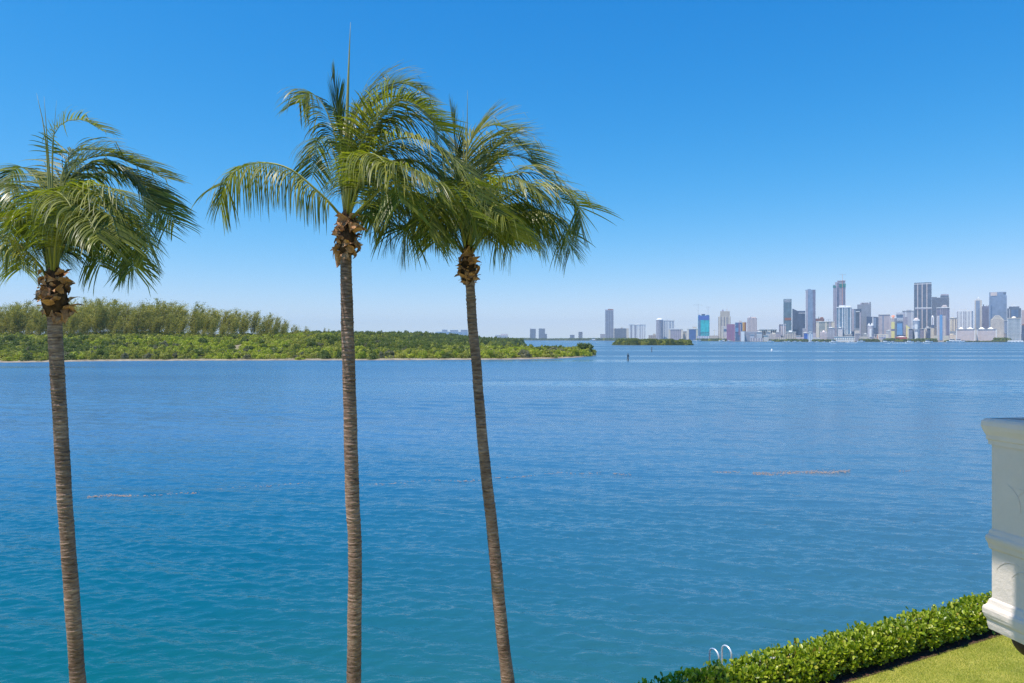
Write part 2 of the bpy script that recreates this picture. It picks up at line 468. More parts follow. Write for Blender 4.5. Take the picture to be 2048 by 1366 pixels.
# the ones that stand out
hero = [(165, 716, 44, 22, 7, 'dark round mangrove bush overhanging the sand just right of the leftmost palm trunk'),
        (378, 718, 30, 12, 2, 'dark green mangrove bush on the sandy waterline, middle of the long shore'),
        (478, 717, 34, 17, 5, 'greyish mangrove bush close to the sandy waterline midway to the middle palm'),
        (600, 719, 20, 6, 4, 'low vivid green bush on the sand left of the middle palm trunk'),
        (745, 719, 26, 12, 2, 'round dark bush on the sand right of the middle palm trunk'),
        (1012, 716, 40, 24, 1, 'bright green mangrove at the water right of the third palm trunk'),
        (1060, 714, 36, 20, 0, 'yellowish mangrove in the middle of the low spit'),
        (1110, 713, 44, 24, 5, 'grey-green mangrove on the spit, third from its tip'),
        (1140, 711, 40, 24, 0, 'olive mangrove on the spit, second from its tip'),
        (1166, 710, 40, 26, 7, 'tallest dark mangrove at the tip of the low spit'),
        (1182, 709, 22, 14, 0, 'small last mangrove at the very tip of the spit')]
for px, py, wpx, hpx, k, lab in hero:
    p = on_water(px, py, 0.5); p.y = max(p.y, float(shore_y(p.x)) + 3); p.x = (px - 1024) / F * p.y
    bush('mangrove_bush', p.x, p.y, 0.25, wpx / 2 / F * p.y * 1.1, hpx / F * p.y * 1.0, k, lab, 'mangroves along the near shore of the key')
BUSHL = []
for i in range(190):
    x = -400 + 452 * ((i + random.random()) / 190) ** 0.8
    y = float(shore_y(x)) + random.uniform(4.5, 15)
    if not inside(np.array(x), np.array(y)): continue
    k = random.choice([0, 1, 1, 2, 3, 4, 4, 5, 6])
    r = random.uniform(1.6, 3.6); hh = random.uniform(2.0, 4.6)
    if x > -20: r *= 1.2; hh *= 1.25
    e = bush('mangrove_bush', x, y, float(ground_z(np.array(x), np.array(y))) - 0.1, r, hh, k,
         '%s mangrove bush' % KN[k], 'mangroves along the near shore of the key')
    e['sort'] = 1024 + F * x / y; BUSHL.append(e)

# the thicket behind, which nobody could count
def scatter(n, x0, x1, y0, y1, mind, test):
    x = rng.uniform(x0, x1, n); y = rng.uniform(y0, y1, n)
    ok = inside(x, y) & (edge_dist(x, y) > mind) & test(x, y)
    return x[ok], y[ok]

def gn_stuff(name, pts, scl, idx, protos, label, cat, matl, rot=None):
    me = bpy.data.meshes.new(name)
    me.vertices.add(len(pts)); me.vertices.foreach_set('co', np.asarray(pts, np.float32).ravel())
    a = me.attributes.new('size', 'FLOAT_VECTOR', 'POINT'); a.data.foreach_set('vector', np.asarray(scl, np.float32).ravel())
    a = me.attributes.new('pick', 'INT', 'POINT'); a.data.foreach_set('value', np.asarray(idx, np.int32))
    rr = np.zeros((len(pts), 3), np.float32); rr[:, 2] = rng.uniform(0, 6.283, len(pts)) if rot is None else rot
    a = me.attributes.new('turn', 'FLOAT_VECTOR', 'POINT'); a.data.foreach_set('vector', rr.ravel())
    me.update(); me.materials.append(matl)
    o = link(name, me)
    g = bpy.data.node_groups.new(name, 'GeometryNodeTree')
    g.interface.new_socket('Geometry', in_out='INPUT', socket_type='NodeSocketGeometry')
    g.interface.new_socket('Geometry', in_out='OUTPUT', socket_type='NodeSocketGeometry')
    N, L = g.nodes, g.links
    gi = N.new('NodeGroupInput'); go = N.new('NodeGroupOutput'); ip = N.new('GeometryNodeInstanceOnPoints')
    jn = N.new('GeometryNodeJoinGeometry')
    for p in reversed(protos):
        oi = N.new('GeometryNodeObjectInfo'); oi.inputs['Object'].default_value = p; oi.inputs['As Instance'].default_value = True
        L.new(oi.outputs['Geometry'], jn.inputs[0])
    def attr(nm, ty):
        q = N.new('GeometryNodeInputNamedAttribute'); q.data_type = ty; q.inputs[0].default_value = nm; return q.outputs[0]
    L.new(gi.outputs[0], ip.inputs['Points']); L.new(jn.outputs[0], ip.inputs['Instance'])
    ip.inputs['Pick Instance'].default_value = True
    L.new(attr('pick', 'INT'), ip.inputs['Instance Index']); L.new(attr('size', 'FLOAT_VECTOR'), ip.inputs['Scale'])
    e2 = N.new('FunctionNodeEulerToRotation'); L.new(attr('turn', 'FLOAT_VECTOR'), e2.inputs[0]); L.new(e2.outputs[0], ip.inputs['Rotation'])
    L.new(ip.outputs[0], go.inputs[0])
    md = o.modifiers.new('scatter', 'NODES'); md.node_group = g
    return tag(o, label, cat, kind='stuff')

first = {}
for o in bpy.data.objects:
    if o.name.startswith('crown') and o.data in BUSH and o.data.name not in first: first[o.data.name] = o
PROTO = [first[b.name] for b in BUSH]

xa, ya = scatter(9000, -560, 60, 320, 560, 11, lambda x, y: np.abs(x / y) < 0.86)
xb, yb = scatter(7000, -520, 60, 540, 1400, 12, lambda x, y: (x / y > -0.36))
x_, y_ = np.r_[xa, xb], np.r_[ya, yb]
z_ = ground_z(x_, y_)
fr = np.clip((y_ - 400) / 500, 0, 1)
r_ = rng.uniform(2.0, 3.9, len(x_)) * (1 + 0.7 * fr)
h_ = rng.uniform(3.4, 5.8, len(x_)) * (1 + 1.0 * fr) + 1.5 * np.sin(x_ * 0.05 + y_ * 0.03) * (0.4 + fr)
zone = np.sin(x_ * 0.035 + 1) + np.sin(y_ * 0.06 + x_ * 0.02)
k_ = np.where(rng.random(len(x_)) < 0.55, np.where(zone > 0.3, 1, np.where(zone < -0.9, 2, 0)), rng.choice([0, 0, 3, 3, 5, 6, 7, 2, 4], len(x_)))
k_ = np.where(fr > 0.5, rng.choice([2, 7, 2, 0], len(x_)), k_)
gn_stuff('mangrove_thicket', np.stack([x_, y_, z_ - 0.6], 1), np.stack([r_, r_, np.maximum(h_, 2)], 1), k_, PROTO,
         'dense green mangrove thicket covering the key behind the shore', 'thicket', m_man[0])

# shore grass and low scrub on the sand
xg, yg = scatter(60000, -400, 55, 320, 480, 2.2, lambda x, y: (y - shore_y(x)) < 13)
cen = np.stack([xg, yg, ground_z(xg, yg) + rng.uniform(0.05, 0.55, len(xg))], 1)
v, f = leaf_tris(cen, 0.35, 0.3, np.array([0, 0, 1.0]))
m_scrub = leafmat('shore scrub', [(0, (0.10, 0.13, 0.03)), (0.5, (0.19, 0.22, 0.06)), (1, (0.30, 0.29, 0.12))], 0.8, 0.2, 0.2)
tag(link('shore_grass', np_mesh('shore_grass', v, f, m_scrub)), 'low yellow-green grass and scrub on the sand of the key', 'grass', kind='stuff')

# ---- casuarinas
def casuarina_mesh(k, m):
    """feathery tree one unit tall, branches swept upward and blown a little to the right"""
    pts = []; dirs = []
    n_br = 40
    lean = 0.10 + 0.04 * (k % 3)
    wide = [0.40, 0.32, 0.46, 0.36, 0.42, 0.30][k]
    leaders = [(0, 0, 1.0, 1.0), (random.uniform(.06, .12), random.uniform(-.08, .08), random.uniform(.80, .95), .6), (random.uniform(-.12, -.05), random.uniform(-.08, .08), random.uniform(.72, .9), .6)]
    for (lx, ly, lh, ls) in leaders:
      for i in range(int(n_br * ls)):
        t = 0.02 + 0.96 * ((i + random.random()) / (n_br * ls)); t = t if lx == 0 else .35 + .65 * t
        a = random.uniform(0, 6.283); L_ = (wide * (1 - t) ** 0.6 * (.5 + .5 * min(1, t / .3)) + 0.05) * random.uniform(0.35, 1.25) * (1 if lx == 0 else .6)
        base = np.array([lean * t * t + lx * t, ly * t, t * 0.93 * lh])
        d0 = np.array([math.cos(a), math.sin(a), random.uniform(0.25, 1.0)]); d0[0] += 0.38; d0 /= np.linalg.norm(d0)
        ns = 18
        for j in range(ns):
            s = (j + random.random()) / ns
            p = base + d0 * L_ * s + np.array([0.10 * s * s, 0, 0.10 * s * s]) * L_ / .2
            for q in range(2):
                w = rng.normal(size=3) * 0.018 * (0.5 + s)
                pts.append(p + w)
                dd = d0 + rng.normal(size=3) * 0.5 + np.array([0.35, 0, 0.35]); dirs.append(dd / np.linalg.norm(dd))
    pts = np.array(pts); dirs = np.array(dirs); n = len(pts)
    side = np.cross(dirs, rng.normal(size=(n, 3))); side /= np.linalg.norm(side, axis=1)[:, None]
    L_ = rng.uniform(0.014, 0.036, n)[:, None]; w = 0.0050
    v = np.stack([pts - side * w, pts + side * w, pts + side * w * 0.5 + dirs * L_, pts - side * w * 0.5 + dirs * L_], 1).reshape(-1, 3)
    v[:, 2] = np.minimum(v[:, 2], 1.02)
    return np_mesh('crown', v, np.arange(4 * n).reshape(n, 4), m)
m_cas = leafmat('casuarina needles', [(0, (0.20, 0.195, 0.045)), (0.5, (0.37, 0.34, 0.075)), (1, (0.54, 0.47, 0.13))], 0.7, 0.2, 0.2, 0.35, (1.3, 1.4, 0.6))
CAS = [casuarina_mesh(k, m_cas) for k in range(6)]
def cas_trunk():
    b = MB(); b.tube([(0, 0, 0), (0.005, 0, 0.4), (0.05, 0, 0.75), (0.1, 0, 0.94)], [0.006, 0.005, 0.003, 0.001], 6)
    for i in range(10):
        t = 0.2 + 0.06 * i; a = i * 2.4
        b.tube([(0.1 * t * t, 0, t * 0.93), (0.1 * t * t + 0.08 * math.cos(a) + 0.02, 0.08 * math.sin(a), t * 0.93 + 0.10)], [0.004, 0.001], 4)
    return b.mesh('trunk', m_bark)
CTR = cas_trunk()
top_line = [(-400, 603), (-100, 608), (0, 607), (35, 601), (60, 602), (120, 602), (150, 600), (175, 592), (210, 597), (250, 602), (300, 600), (330, 603), (350, 599), (375, 606), (400, 610), (430, 612), (460, 616), (490, 617), (515, 622), (530, 626), (545, 628), (565, 634), (590, 650), (615, 658)]
tl = np.array(top_line, float); CASL = []
for row, (d0, step, drop) in enumerate(((470, 24, 12), (486, 20, 2), (505, 20, 9), (455, 26, 28), (446, 26, 42))):
    px = -260 + row * 7
    while px < (612 if row < 3 else 470):
        d = d0 + random.uniform(-6, 6)
        ty = np.interp(px, tl[:, 0], tl[:, 1]) + drop * random.uniform(0.1, 1.5) + random.uniform(-5, 6)
        p = at(px, ty, d)
        gz = float(ground_z(np.array(p.x), np.array(p.y)))
        hh = p.z - gz + 0.4
        e = empty('casuarina_tree', (p.x - 0.07 * hh, p.y, gz - 0.3), 0,
                  '%s feathery casuarina' % (('tall' if drop < 10 else 'shorter') if px < 500 else 'thin'),
                  'tree', 'casuarina trees in a row on the key')
        e['sort'] = px; CASL.append(e)
        wd = hh * random.uniform(0.85, 1.3)
        if px > 500: wd *= 0.85
        e.scale = (wd, wd, hh)
        e.rotation_euler = (random.uniform(-0.03, 0.03), random.uniform(-0.03, 0.06), 0)
        link('crown', random.choice(CAS), e); link('trunk', CTR, e)
        px += step * random.uniform(0.6, 1.4)
def name_along(lst, anchors, tail):
    """each label says how many along it stands from the nearest landmark"""
    lst = sorted(lst, key=lambda e: e['sort'])
    left = {}; right = {}
    for ax, an in anchors:
        le = [e for e in lst if e['sort'] < ax]; ri = [e for e in lst if e['sort'] >= ax]
        for i, e in enumerate(reversed(le)):
            if i + 1 < left.get(e, (999,))[0]: left[e] = (i + 1, 'left of ' + an)
        for i, e in enumerate(ri):
            if i + 1 < left.get(e, (999,))[0]: left[e] = (i + 1, 'right of ' + an)
    for e in lst:
        n_, w_ = left[e]; e['label'] = '%s, %s %s %s' % (e['label'], ordinal(n_), tail, w_)
    for e in lst: del e['sort']
name_along(CASL, ((105, 'the leftmost palm trunk'), (420, 'the dip in the row'), (566, 'the gap after the row')), 'one')
name_along(BUSHL, ((105, 'the leftmost palm trunk'), (700, 'the middle palm trunk'), (950, 'the third palm trunk'), (1195, 'the spit tip')), 'at the waterline')
for px, ty, d in ((647, 655, 620), (655, 657, 610), (724, 664, 700), (836, 665, 800)):
    p = at(px, ty, d); gz = float(ground_z(np.array(p.x), np.array(p.y)))
    e = empty('casuarina_tree', (p.x, p.y, gz), 0, {647: 'lone small casuarina above the thicket left of the middle palm trunk, lower one', 655: 'lone small casuarina above the thicket left of the middle palm trunk, right one', 724: 'tiny treetop above the thicket just right of the middle palm trunk', 836: 'tiny treetop above the thicket between middle palm and hotel'}[px], 'tree', 'lone treetops over the thicket')
    e.scale = (7, 7, p.z - gz); link('crown', CAS[1], e); link('trunk', CTR, e)

# ---- small mangrove islet
ix0, ix1 = at(1229, 690.6, 1180).x, at(1397, 690.6, 1180).x
isl = [(ix0 + (ix1 - ix0) * (0.5 - 0.5 * math.cos(a)), 1215 + 42 * math.sin(a)) for a in np.linspace(0, 2 * math.pi, 26)[:-1]]
tag(MB().prism(isl, -0.2, 0.35).build('islet_ground', m_key), kind='structure')
n = 420
tt = rng.uniform(0, 1, n); xi = ix0 + 3 + (ix1 - ix0 - 6) * tt; yi = 1215 + rng.uniform(-1, 1, n) * 36 * np.sqrt(1 - (2 * tt - 1) ** 2)
env = np.minimum(np.minimum(tt / 0.10, (1 - tt) / 0.05), 1) ** 0.6
hi = (9.8 - 2.0 * tt + 1.2 * np.sin(tt * 30) + rng.uniform(-1, 1.0, n)) * env + 1.2
ri = rng.uniform(4.0, 6.5, n) * (0.5 + 0.5 * env)
gn_stuff('islet_thicket', np.stack([xi, yi, 0 * xi], 1), np.stack([ri, ri, hi], 1), rng.choice([0, 2, 7, 3, 7], n), PROTO,
         'dark green mangrove thicket on the small islet before the skyline', 'thicket', m_man[0])
# ------------------------------------------------------------------ the city shore
m_land = mottled('city shore ground', [(0.3, (0.16, 0.14, 0.11)), (0.7, (0.30, 0.27, 0.22))], 0.02, 0.95, 0.1)
shore_pts = [(900, 6400), (1100, 5600), (1225, 4600), (1260, 4150), (1400, 3700), (1480, 3100), (1560, 2640), (1700, 2560), (1900, 2500), (2048, 2480), (2400, 2460), (3000, 2450)]
def shore_d(px): return float(np.interp(px, [p[0] for p in shore_pts], [p[1] for p in shore_pts]))
poly = [(at(px, HZ, d).x, d) for px, d in shore_pts]
poly = poly + [(8800, 2600), (8800, 11500), (-8500, 11500), (-8500, 6800)]
tag(MB().prism(poly, -0.5, 1.3).build('far_land', m_land), kind='structure')

def facade(name, col, rough=0.75, spec=0.3, var=0.12, metal=0.0):
    c0 = tuple(max(0, c * 1.22 * (1 - var)) for c in col); c1 = tuple(min(.88, c * 1.22 * (1 + var)) for c in col)
    m = mottled(name, [(0.3, c0), (0.7, c1)], 0.06, rough, spec)
    return m
def lin(r, g, b):
    f = lambda c: (c / 255 / 12.92) if c <= 10 else ((c / 255 + 0.055) / 1.055) ** 2.4
    return (f(r), f(g), f(b))
MC = {}
def M(key, col=None, **k):
    if key not in MC: MC[key] = facade(key, col, **k)
    return MC[key]
M('white', (0.78, 0.77, 0.74)); M('cream', (0.66, 0.58, 0.47)); M('tan', (0.46, 0.40, 0.33)); M('pinkish', (0.62, 0.52, 0.48))
M('grey', (0.36, 0.36, 0.38)); M('lightgrey', (0.52, 0.52, 0.54)); M('dark', (0.045, 0.05, 0.065)); M('concrete', (0.34, 0.32, 0.31))
M('navy glass', (0.075, 0.10, 0.165), rough=0.22, spec=0.6, var=0.35); M('blue glass', (0.10, 0.16, 0.27), rough=0.2, spec=0.7, var=0.3)
M('slate glass', (0.125, 0.145, 0.19), rough=0.25, spec=0.6, var=0.3); M('green glass', (0.14, 0.22, 0.25), rough=0.25, spec=0.6, var=0.25)
M('pale glass', (0.22, 0.28, 0.38), rough=0.22, spec=0.7, var=0.2); M('mauve glass', (0.19, 0.18, 0.24), rough=0.3, spec=0.5, var=0.25)
M('vivid blue', (0.05, 0.13, 0.42), rough=0.3, spec=0.5, var=0.3); M('sky glass', (0.14, 0.30, 0.52), rough=0.2, spec=0.6, var=0.15)
M('teal net', (0.02, 0.42, 0.45), var=0.35); M('rust', (0.30, 0.12, 0.07)); M('orange', (0.60, 0.27, 0.17)); M('yellow', (0.75, 0.60, 0.25))
M('plum', (0.30, 0.15, 0.24)); M('red', (0.50, 0.08, 0.08)); M('royal', (0.06, 0.12, 0.40)); M('teal band', (0.06, 0.22, 0.20)); M('crane', (0.30, 0.32, 0.36))
M('beige', (0.52, 0.46, 0.40)); M('mauve', (0.42, 0.38, 0.42)); M('amber', (0.62, 0.34, 0.06))

GRP = 'buildings of the skyline across the bay'
def building(name, px0, px1, ytop, d, label, wall='white', glass='slate glass', style='grid', cols=6, fh=5.0, piers=(), pierw=0.06,
             pier='white', tops=(), cap=None, capc='white', depth=None, zb=1.2, slant=None, n=4, group=GRP, extra=None, base=None, ends=None, turn=0.0):
    """a tower whose front faces the bay; tops are (f0, f1, picture row, material[, shape])"""
    pc = (px0 + px1) / 2; th = math.atan((pc - 1024) / F)
    w = (px1 - px0) / F * d * math.cos(th); D = depth or min(max(w * 0.8, 18), 55)
    c = at(pc, HZ, d); zt = at(pc, ytop, d).z
    e = empty(name, (c.x, c.y, zb), -th + turn, label, 'building', group)
    h = zt - zb; x0, x1 = -w / 2, w / 2
    if n == 4:
        b = MB()
        if slant:
            hl, hr = at(pc, slant[0], d).z - zb, at(pc, slant[1], d).z - zb
            b.prism([(x0, 0), (x1, 0), (x1, D), (x0, D)], 0, [hl, hr, hr, hl]); h = min(hl, hr)
        else: b.box(x0, x1, 0, D, 0, h)
    else:
        b = MB(); b.prism([(w / 2 * math.sin(2 * math.pi * (i + .5) / n), D / 2 - D / 2 * math.cos(2 * math.pi * (i + .5) / n)) for i in range(n)], 0, h)
    body = wall if style in ('grid', 'stripes', 'plain') else glass
    b.build('wall', M(body), e)
    Rd = M(glass); P = 0.12
    nf = max(2, int(h / fh)); fz = h / nf
    if style == 'grid':
        g = MB()
        if n == 4:
            cw = w / cols
            for j in range(nf):
                z0 = j * fz + fz * 0.3; z1 = (j + 1) * fz - fz * 0.12
                for i in range(cols):
                    g.box(x0 + (i + .2) * cw, x0 + (i + .8) * cw, -P, 0.05, z0, z1)
                cs = max(2, int(D / cw)); cd = D / cs
                for i in range(cs):
                    g.box(x0 - P, x0 + 0.05, (i + .2) * cd, (i + .8) * cd, z0, z1)
                    g.box(x1 - 0.05, x1 + P, (i + .2) * cd, (i + .8) * cd, z0, z1)
        else:
            for j in range(nf):
                for i in range(n):
                    a0 = 2 * math.pi * (i + .7) / n; a1 = 2 * math.pi * (i + 1.3) / n; k = 1.012
                    q = [(k * w / 2 * math.sin(a), D / 2 - k * D / 2 * math.cos(a)) for a in (a0, a1)]
                    q2 = [(0.9 * w / 2 * math.sin(a), D / 2 - 0.9 * D / 2 * math.cos(a)) for a in (a1, a0)]
                    g.prism([q[0], q[1]] + q2, j * fz + fz * 0.3, (j + 1) * fz - fz * 0.1)
        o = g.build('windows', Rd, e); o['kind'] = 'stuff'
    elif style == 'bands':
        g = MB(); s = M(wall)
        for j in range(1, nf + 1):
            z = j * fz
            if n == 4: g.box(x0 - 0.5, x1 + 0.5, -0.6, D + 0.5, z - fz * 0.34, z - 0.02 if j == nf else z)
            else: g.prism([(1.03 * w / 2 * math.sin(2 * math.pi * (i + .5) / n), D / 2 - 1.03 * D / 2 * math.cos(2 * math.pi * (i + .5) / n)) for i in range(n)], z - fz * 0.34, z - (0.02 if j == nf else 0))
        o = g.build('floor_slabs', s, e); o['kind'] = 'stuff'
    elif style == 'stripes':
        cw = w / cols
        for i in range(cols):
            k = MB().box(x0 + (i + .24) * cw, x0 + (i + .76) * cw, -0.35, 0.05, fz * 0.6, h - fz * 0.5)
            k.build('window_column', Rd, e)
        g = MB()
        for j in range(1, nf): g.box(x0 + 0.1, x1 - 0.1, -0.5, 0.04, j * fz - fz * 0.13, j * fz + fz * 0.13)
        o = g.build('floor_slabs', M(wall), e); o['kind'] = 'stuff'
        g = MB(); cs = max(2, int(D / cw)); cd = D / cs
        for i in range(cs): g.box(x0 - 0.3, x0 + 0.05, (i + .25) * cd, (i + .75) * cd, fz * 0.6, h - fz * 0.5); g.box(x1 - 0.05, x1 + 0.3, (i + .25) * cd, (i + .75) * cd, fz * 0.6, h - fz * 0.5)
        o = g.build('side_windows', Rd, e)
    elif style == 'glass':      # curtain wall: thin mullions and floor lines
        g = MB()
        for j in range(1, nf): g.box(x0 - 0.15, x1 + 0.15, -0.2, D + 0.15, j * fz - 0.45, j * fz + 0.45)
        for i in range(1, cols): u = x0 + w * i / cols; g.box(u - 0.3, u + 0.3, -0.32, 0.05, 0.2, h - 0.1)
        o = g.build('mullions', M(wall), e); o['kind'] = 'stuff'
    for q in piers:
        fr_, zz = (q, 1.0) if not isinstance(q, tuple) else q
        u = x0 + w * fr_; pw = w * pierw
        MB().box(u - pw / 2, u + pw / 2, -0.9, 0.03, 0.05, h * zz + 0.4).build('pier', M(pier), e)
    if ends:
        for s0, s1 in ((x0 - 0.3, x0 + w * ends), (x1 - w * ends, x1 + 0.3)):
            MB().box(s0, s1, -0.8, D + 0.2, 0.03, h + 0.3).build('end_wall', M(pier), e)
    if cap is not None:
        MB().box(x0 - 1.2, x1 + 1.2, -1.6, D + 1.2, h + 0.02, h + cap).build('roof', M(capc), e)
    zc = h + (cap or 0) + 0.03
    for ti, tq in enumerate(tops):
        f0, f1, yy, mm = tq[:4]; shp = tq[4] if len(tq) > 4 else 'box'
        zt2 = at(pc, yy, d).z - zb; u0, u1 = x0 + w * f0, x0 + w * f1
        bm_ = MB()
        if shp == 'box': bm_.box(u0, u1, D * 0.12, D * 0.8, zc, zt2)
        elif shp == 'front': bm_.box(u0, u1, 0.05 + 0.17 * ti, D * 0.9 - 0.17 * ti, zc, zt2)
        elif shp == 'hip': bm_.frust((u0 + u1) / 2, D / 2, zc, zt2, (u1 - u0) / 2, D * 0.45, (u1 - u0) * 0.12, D * 0.12)
        elif shp == 'dome':
            r = (u1 - u0) / 2
            for q in range(4):
                a0_, a1_ = q * math.pi / 8, (q + 1) * math.pi / 8
                bm_.frust((u0 + u1) / 2, D / 2, zc + (zt2 - zc) * math.sin(a0_), zc + (zt2 - zc) * math.sin(a1_), r * math.cos(a0_), D * .45 * math.cos(a0_), max(r * math.cos(a1_), 0.3), max(D * .45 * math.cos(a1_), 0.3), 12)
        elif shp == 'slope':
            bm_.add([(u0, 1, zc), (u1, 1, zc), (u1, D * .8, zc), (u0, D * .8, zc), (u0 + (u1 - u0) * .12, 1.5, zt2), (u1 - (u1 - u0) * .35, 1.5, zt2), (u1 - (u1 - u0) * .35, D * .8, zt2), (u0 + (u1 - u0) * .12, D * .8, zt2)],
                    [(0, 3, 2, 1), (4, 5, 6, 7), (0, 1, 5, 4), (1, 2, 6, 5), (2, 3, 7, 6), (3, 0, 4, 7)])
        bm_.build({'box': 'roof_house', 'front': 'upper_block', 'hip': 'hip_roof', 'dome': 'dome', 'slope': 'sloped_crown'}[shp], M(mm), e)
    # band: (f0, f1, row0, row1, material, name) slabs set proud of the front
    for xi_, (f0, f1, r0, r1, mm, nm) in enumerate(extra or ()):
        za, zz2 = at(pc, r1, d).z - zb, at(pc, r0, d).z - zb
        MB().box(x0 + w * f0, x0 + w * f1, -1.15 - 0.09 * xi_, 0.02 + 0.004 * xi_, max(za, 0.05), zz2).build(nm, M(mm), e)
    return e

def crane(px, ybase, ytop, yjib, pxl, pxr, d, label, m='crane', parent_z=None):
    b0 = at(px, ybase, d); e = empty('tower_crane', b0, -math.atan((px - 1024) / F), label, 'crane', 'tower cranes on the skyline')
    hgt = at(px, ytop, d).z - b0.z; hj = at(px, yjib, d).z - b0.z; s = d / F; r = 0.85
    b = MB()
    for sx in (-r, r):
        for sy in (-r, r): b.box(sx - .2, sx + .2, sy - .2, sy + .2, 0, hj)
    k = max(2, int(hj / 4))
    for i in range(k):
        z0, z1 = hj * i / k, hj * (i + 1) / k
        b.tube([(-r, -r, z0), (r, -r, z1)], 0.15, 4); b.tube([(r, r, z0), (-r, r, z1)], 0.15, 4)
    b.build('mast', M(m), e)
    l, rr = (pxl - px) * s, (pxr - px) * s
    b = MB(); b.box(l, rr, -.25, .25, hj, hj + .4); b.box(l * 0.9, rr * 0.9, -.25, .25, hj + 1.5, hj + 1.8)
    q = int(max(4, (rr - l) / 5))
    for i in range(q): b.tube([(l * .9 + (rr - l) * .9 * i / q, 0, hj + .2), (l * .9 + (rr - l) * .9 * (i + .5) / q, 0, hj + 1.7)], .13, 4)
    b.build('jib', M('crane'), e)
    b = MB(); b.frust(0, 0, hj + .2, hgt, 1.0, 1.0, .2, .2); b.tube([(0, 0, hgt), (l * .7, 0, hj + 1.7)], .12, 4); b.tube([(0, 0, hgt), (rr * .7, 0, hj + 1.7)], .12, 4)
    b.build('apex', M('crane'), e)
    sgn = 1 if abs(rr) < abs(l) else -1; cx = rr if sgn > 0 else l
    MB().box(cx - 2 * sgn if sgn > 0 else cx, cx if sgn > 0 else cx + 2, -1, 1, hj - 2.2, hj - 0.05).build('counterweight', M('concrete'), e)
    return e

B = building
# far across the left
B('hotel', 871, 936, 663.5, 5900, 'long white hotel showing above the distant mangroves by the third palm', 'white', 'grey', 'bands', 10, 6, tops=((.2, .37, 659.5, 'grey'), (.45, .70, 660, 'grey'), (.78, .99, 659.5, 'grey')), group=None, depth=30)
B('beach_house', 990, 1016, 670.5, 5900, 'low pinkish building above the trees right of the third palm', 'pinkish', 'tan', 'grid', 7, 7, tops=((.45, .98, 668, 'pinkish'),), group=None)
B('apartment_tower', 1060, 1071.5, 657.5, 6300, 'left one of two far grey towers standing alone above the far shore', 'grey', 'slate glass', 'bands', 4, 8, tops=((.0, .12, 655.8, 'pinkish'),))
B('apartment_tower', 1077.5, 1090, 657, 6300, 'right one of two far grey towers with a lower block at its side', 'grey', 'slate glass', 'bands', 4, 8)
B('apartment_block', 1090, 1094, 667.5, 6300, 'low grey annex at the foot of the two far towers', 'grey', 'slate glass', 'bands', 2, 8)
B('apartment_block', 1140, 1149, 669.5, 6300, 'lowest tiny grey block above the far shore trees', 'grey', 'slate glass', 'bands', 3, 8)
B('office_block', 1157, 1165, 663.5, 6000, 'small grey tower with dark window bands and a flat top', 'lightgrey', 'dark', 'bands', 3, 8)
# left group
B('condominium_tower', 1210.5, 1227, 620, 4900, 'lone tall dark grey tower with rust coloured rim at the far end', 'grey', 'mauve glass', 'stripes', 5, 8, piers=(.02, .36, .66, .98), pierw=.05, pier='grey', tops=((.0, .3, 619, 'mauve'), (.32, .97, 618, 'rust')))
B('apartment_block', 1200.5, 1210, 668, 4800, 'small pale block left of the lone dark tower', 'pinkish', 'mauve glass', 'grid', 4, 6)
B('apartment_block', 1224, 1257.4, 656.8, 5000, 'broad low cream and grey block right of the lone tower', 'grey', 'slate glass', 'bands', 8, 6, ends=.14, pier='cream', tops=((.52, .66, 655, 'tan'),))
B('apartment_block', 1258, 1291, 649.5, 4600, 'white block with dark window columns behind the islet', 'white', 'mauve glass', 'stripes', 4, 6, piers=(.04, .28, .60, .88), pierw=.09, tops=((.35, .65, 647.8, 'white'),), cap=3)
B('apartment_block', 1297, 1312, 670.5, 4700, 'low tan building between the white block and the domed tower', 'tan', 'mauve glass', 'grid', 4, 6, tops=((.6, .95, 667.5, 'tan'),))
B('domed_tower', 1312, 1326.5, 639.5, 4550, 'round-fronted white tower with a pale domed top', 'lightgrey', 'mauve glass', 'bands', 6, 6, n=12, tops=((.02, .98, 636, 'white', 'dome'),))
B('apartment_tower', 1326, 1349, 641.5, 4600, 'wide flat-topped tower joined to the domed tower', 'white', 'pale glass', 'stripes', 4, 6, cap=2.5, tops=((.3, .45, 639.5, 'grey'),), piers=(.03, .42, .97), pierw=.06)
B('apartment_block', 1337, 1366, 659, 4350, 'low block with a wide flat roof and dark centre facade', 'mauve', 'mauve glass', 'grid', 8, 6, cap=6, capc='white', ends=.13, pier='cream')
B('apartment_block', 1364.5, 1373.5, 663, 4400, 'narrow cream block squeezed between two flat-roofed blocks', 'cream', 'tan', 'grid', 3, 6, cap=2)
B('apartment_block', 1374.5, 1395.5, 658.5, 4300, 'flat-roofed block with cream end and vivid blue glass', 'blue glass', 'vivid blue', 'bands', 5, 6, cap=5, ends=.16, pier='cream', tops=((.5, .9, 653.5, 'beige'),))
B('unfinished_tower', 1396, 1419, 631, 4200, 'unfinished tower wrapped in bright teal netting', 'teal net', 'navy glass', 'grid', 7, 5, tops=((.02, .2, 629.5, 'royal', 'front'), (.3, .62, 628, 'navy glass', 'front'), (.7, .97, 630, 'royal', 'front')),
  extra=((.03, .97, 631.5, 640, 'royal', 'netting'), (.22, .95, 640.3, 664, 'teal net', 'netting'), (.02, .20, 640.3, 672, 'blue glass', 'netting'), (.0, 1.0, 672, 674, 'white', 'ledge')))
B('parking_podium', 1394, 1420, 672, 4100, 'low white podium at the foot of the teal netted tower', 'white', 'vivid blue', 'grid', 8, 5)
crane(1396.3, 629, 607.5, 610.2, 1385, 1404, 4210, 'crane with the longer jib on the teal netted tower')
crane(1416, 632, 612.8, 614.8, 1412.5, 1421, 4210, 'crane with the shorter jib on the teal netted tower')
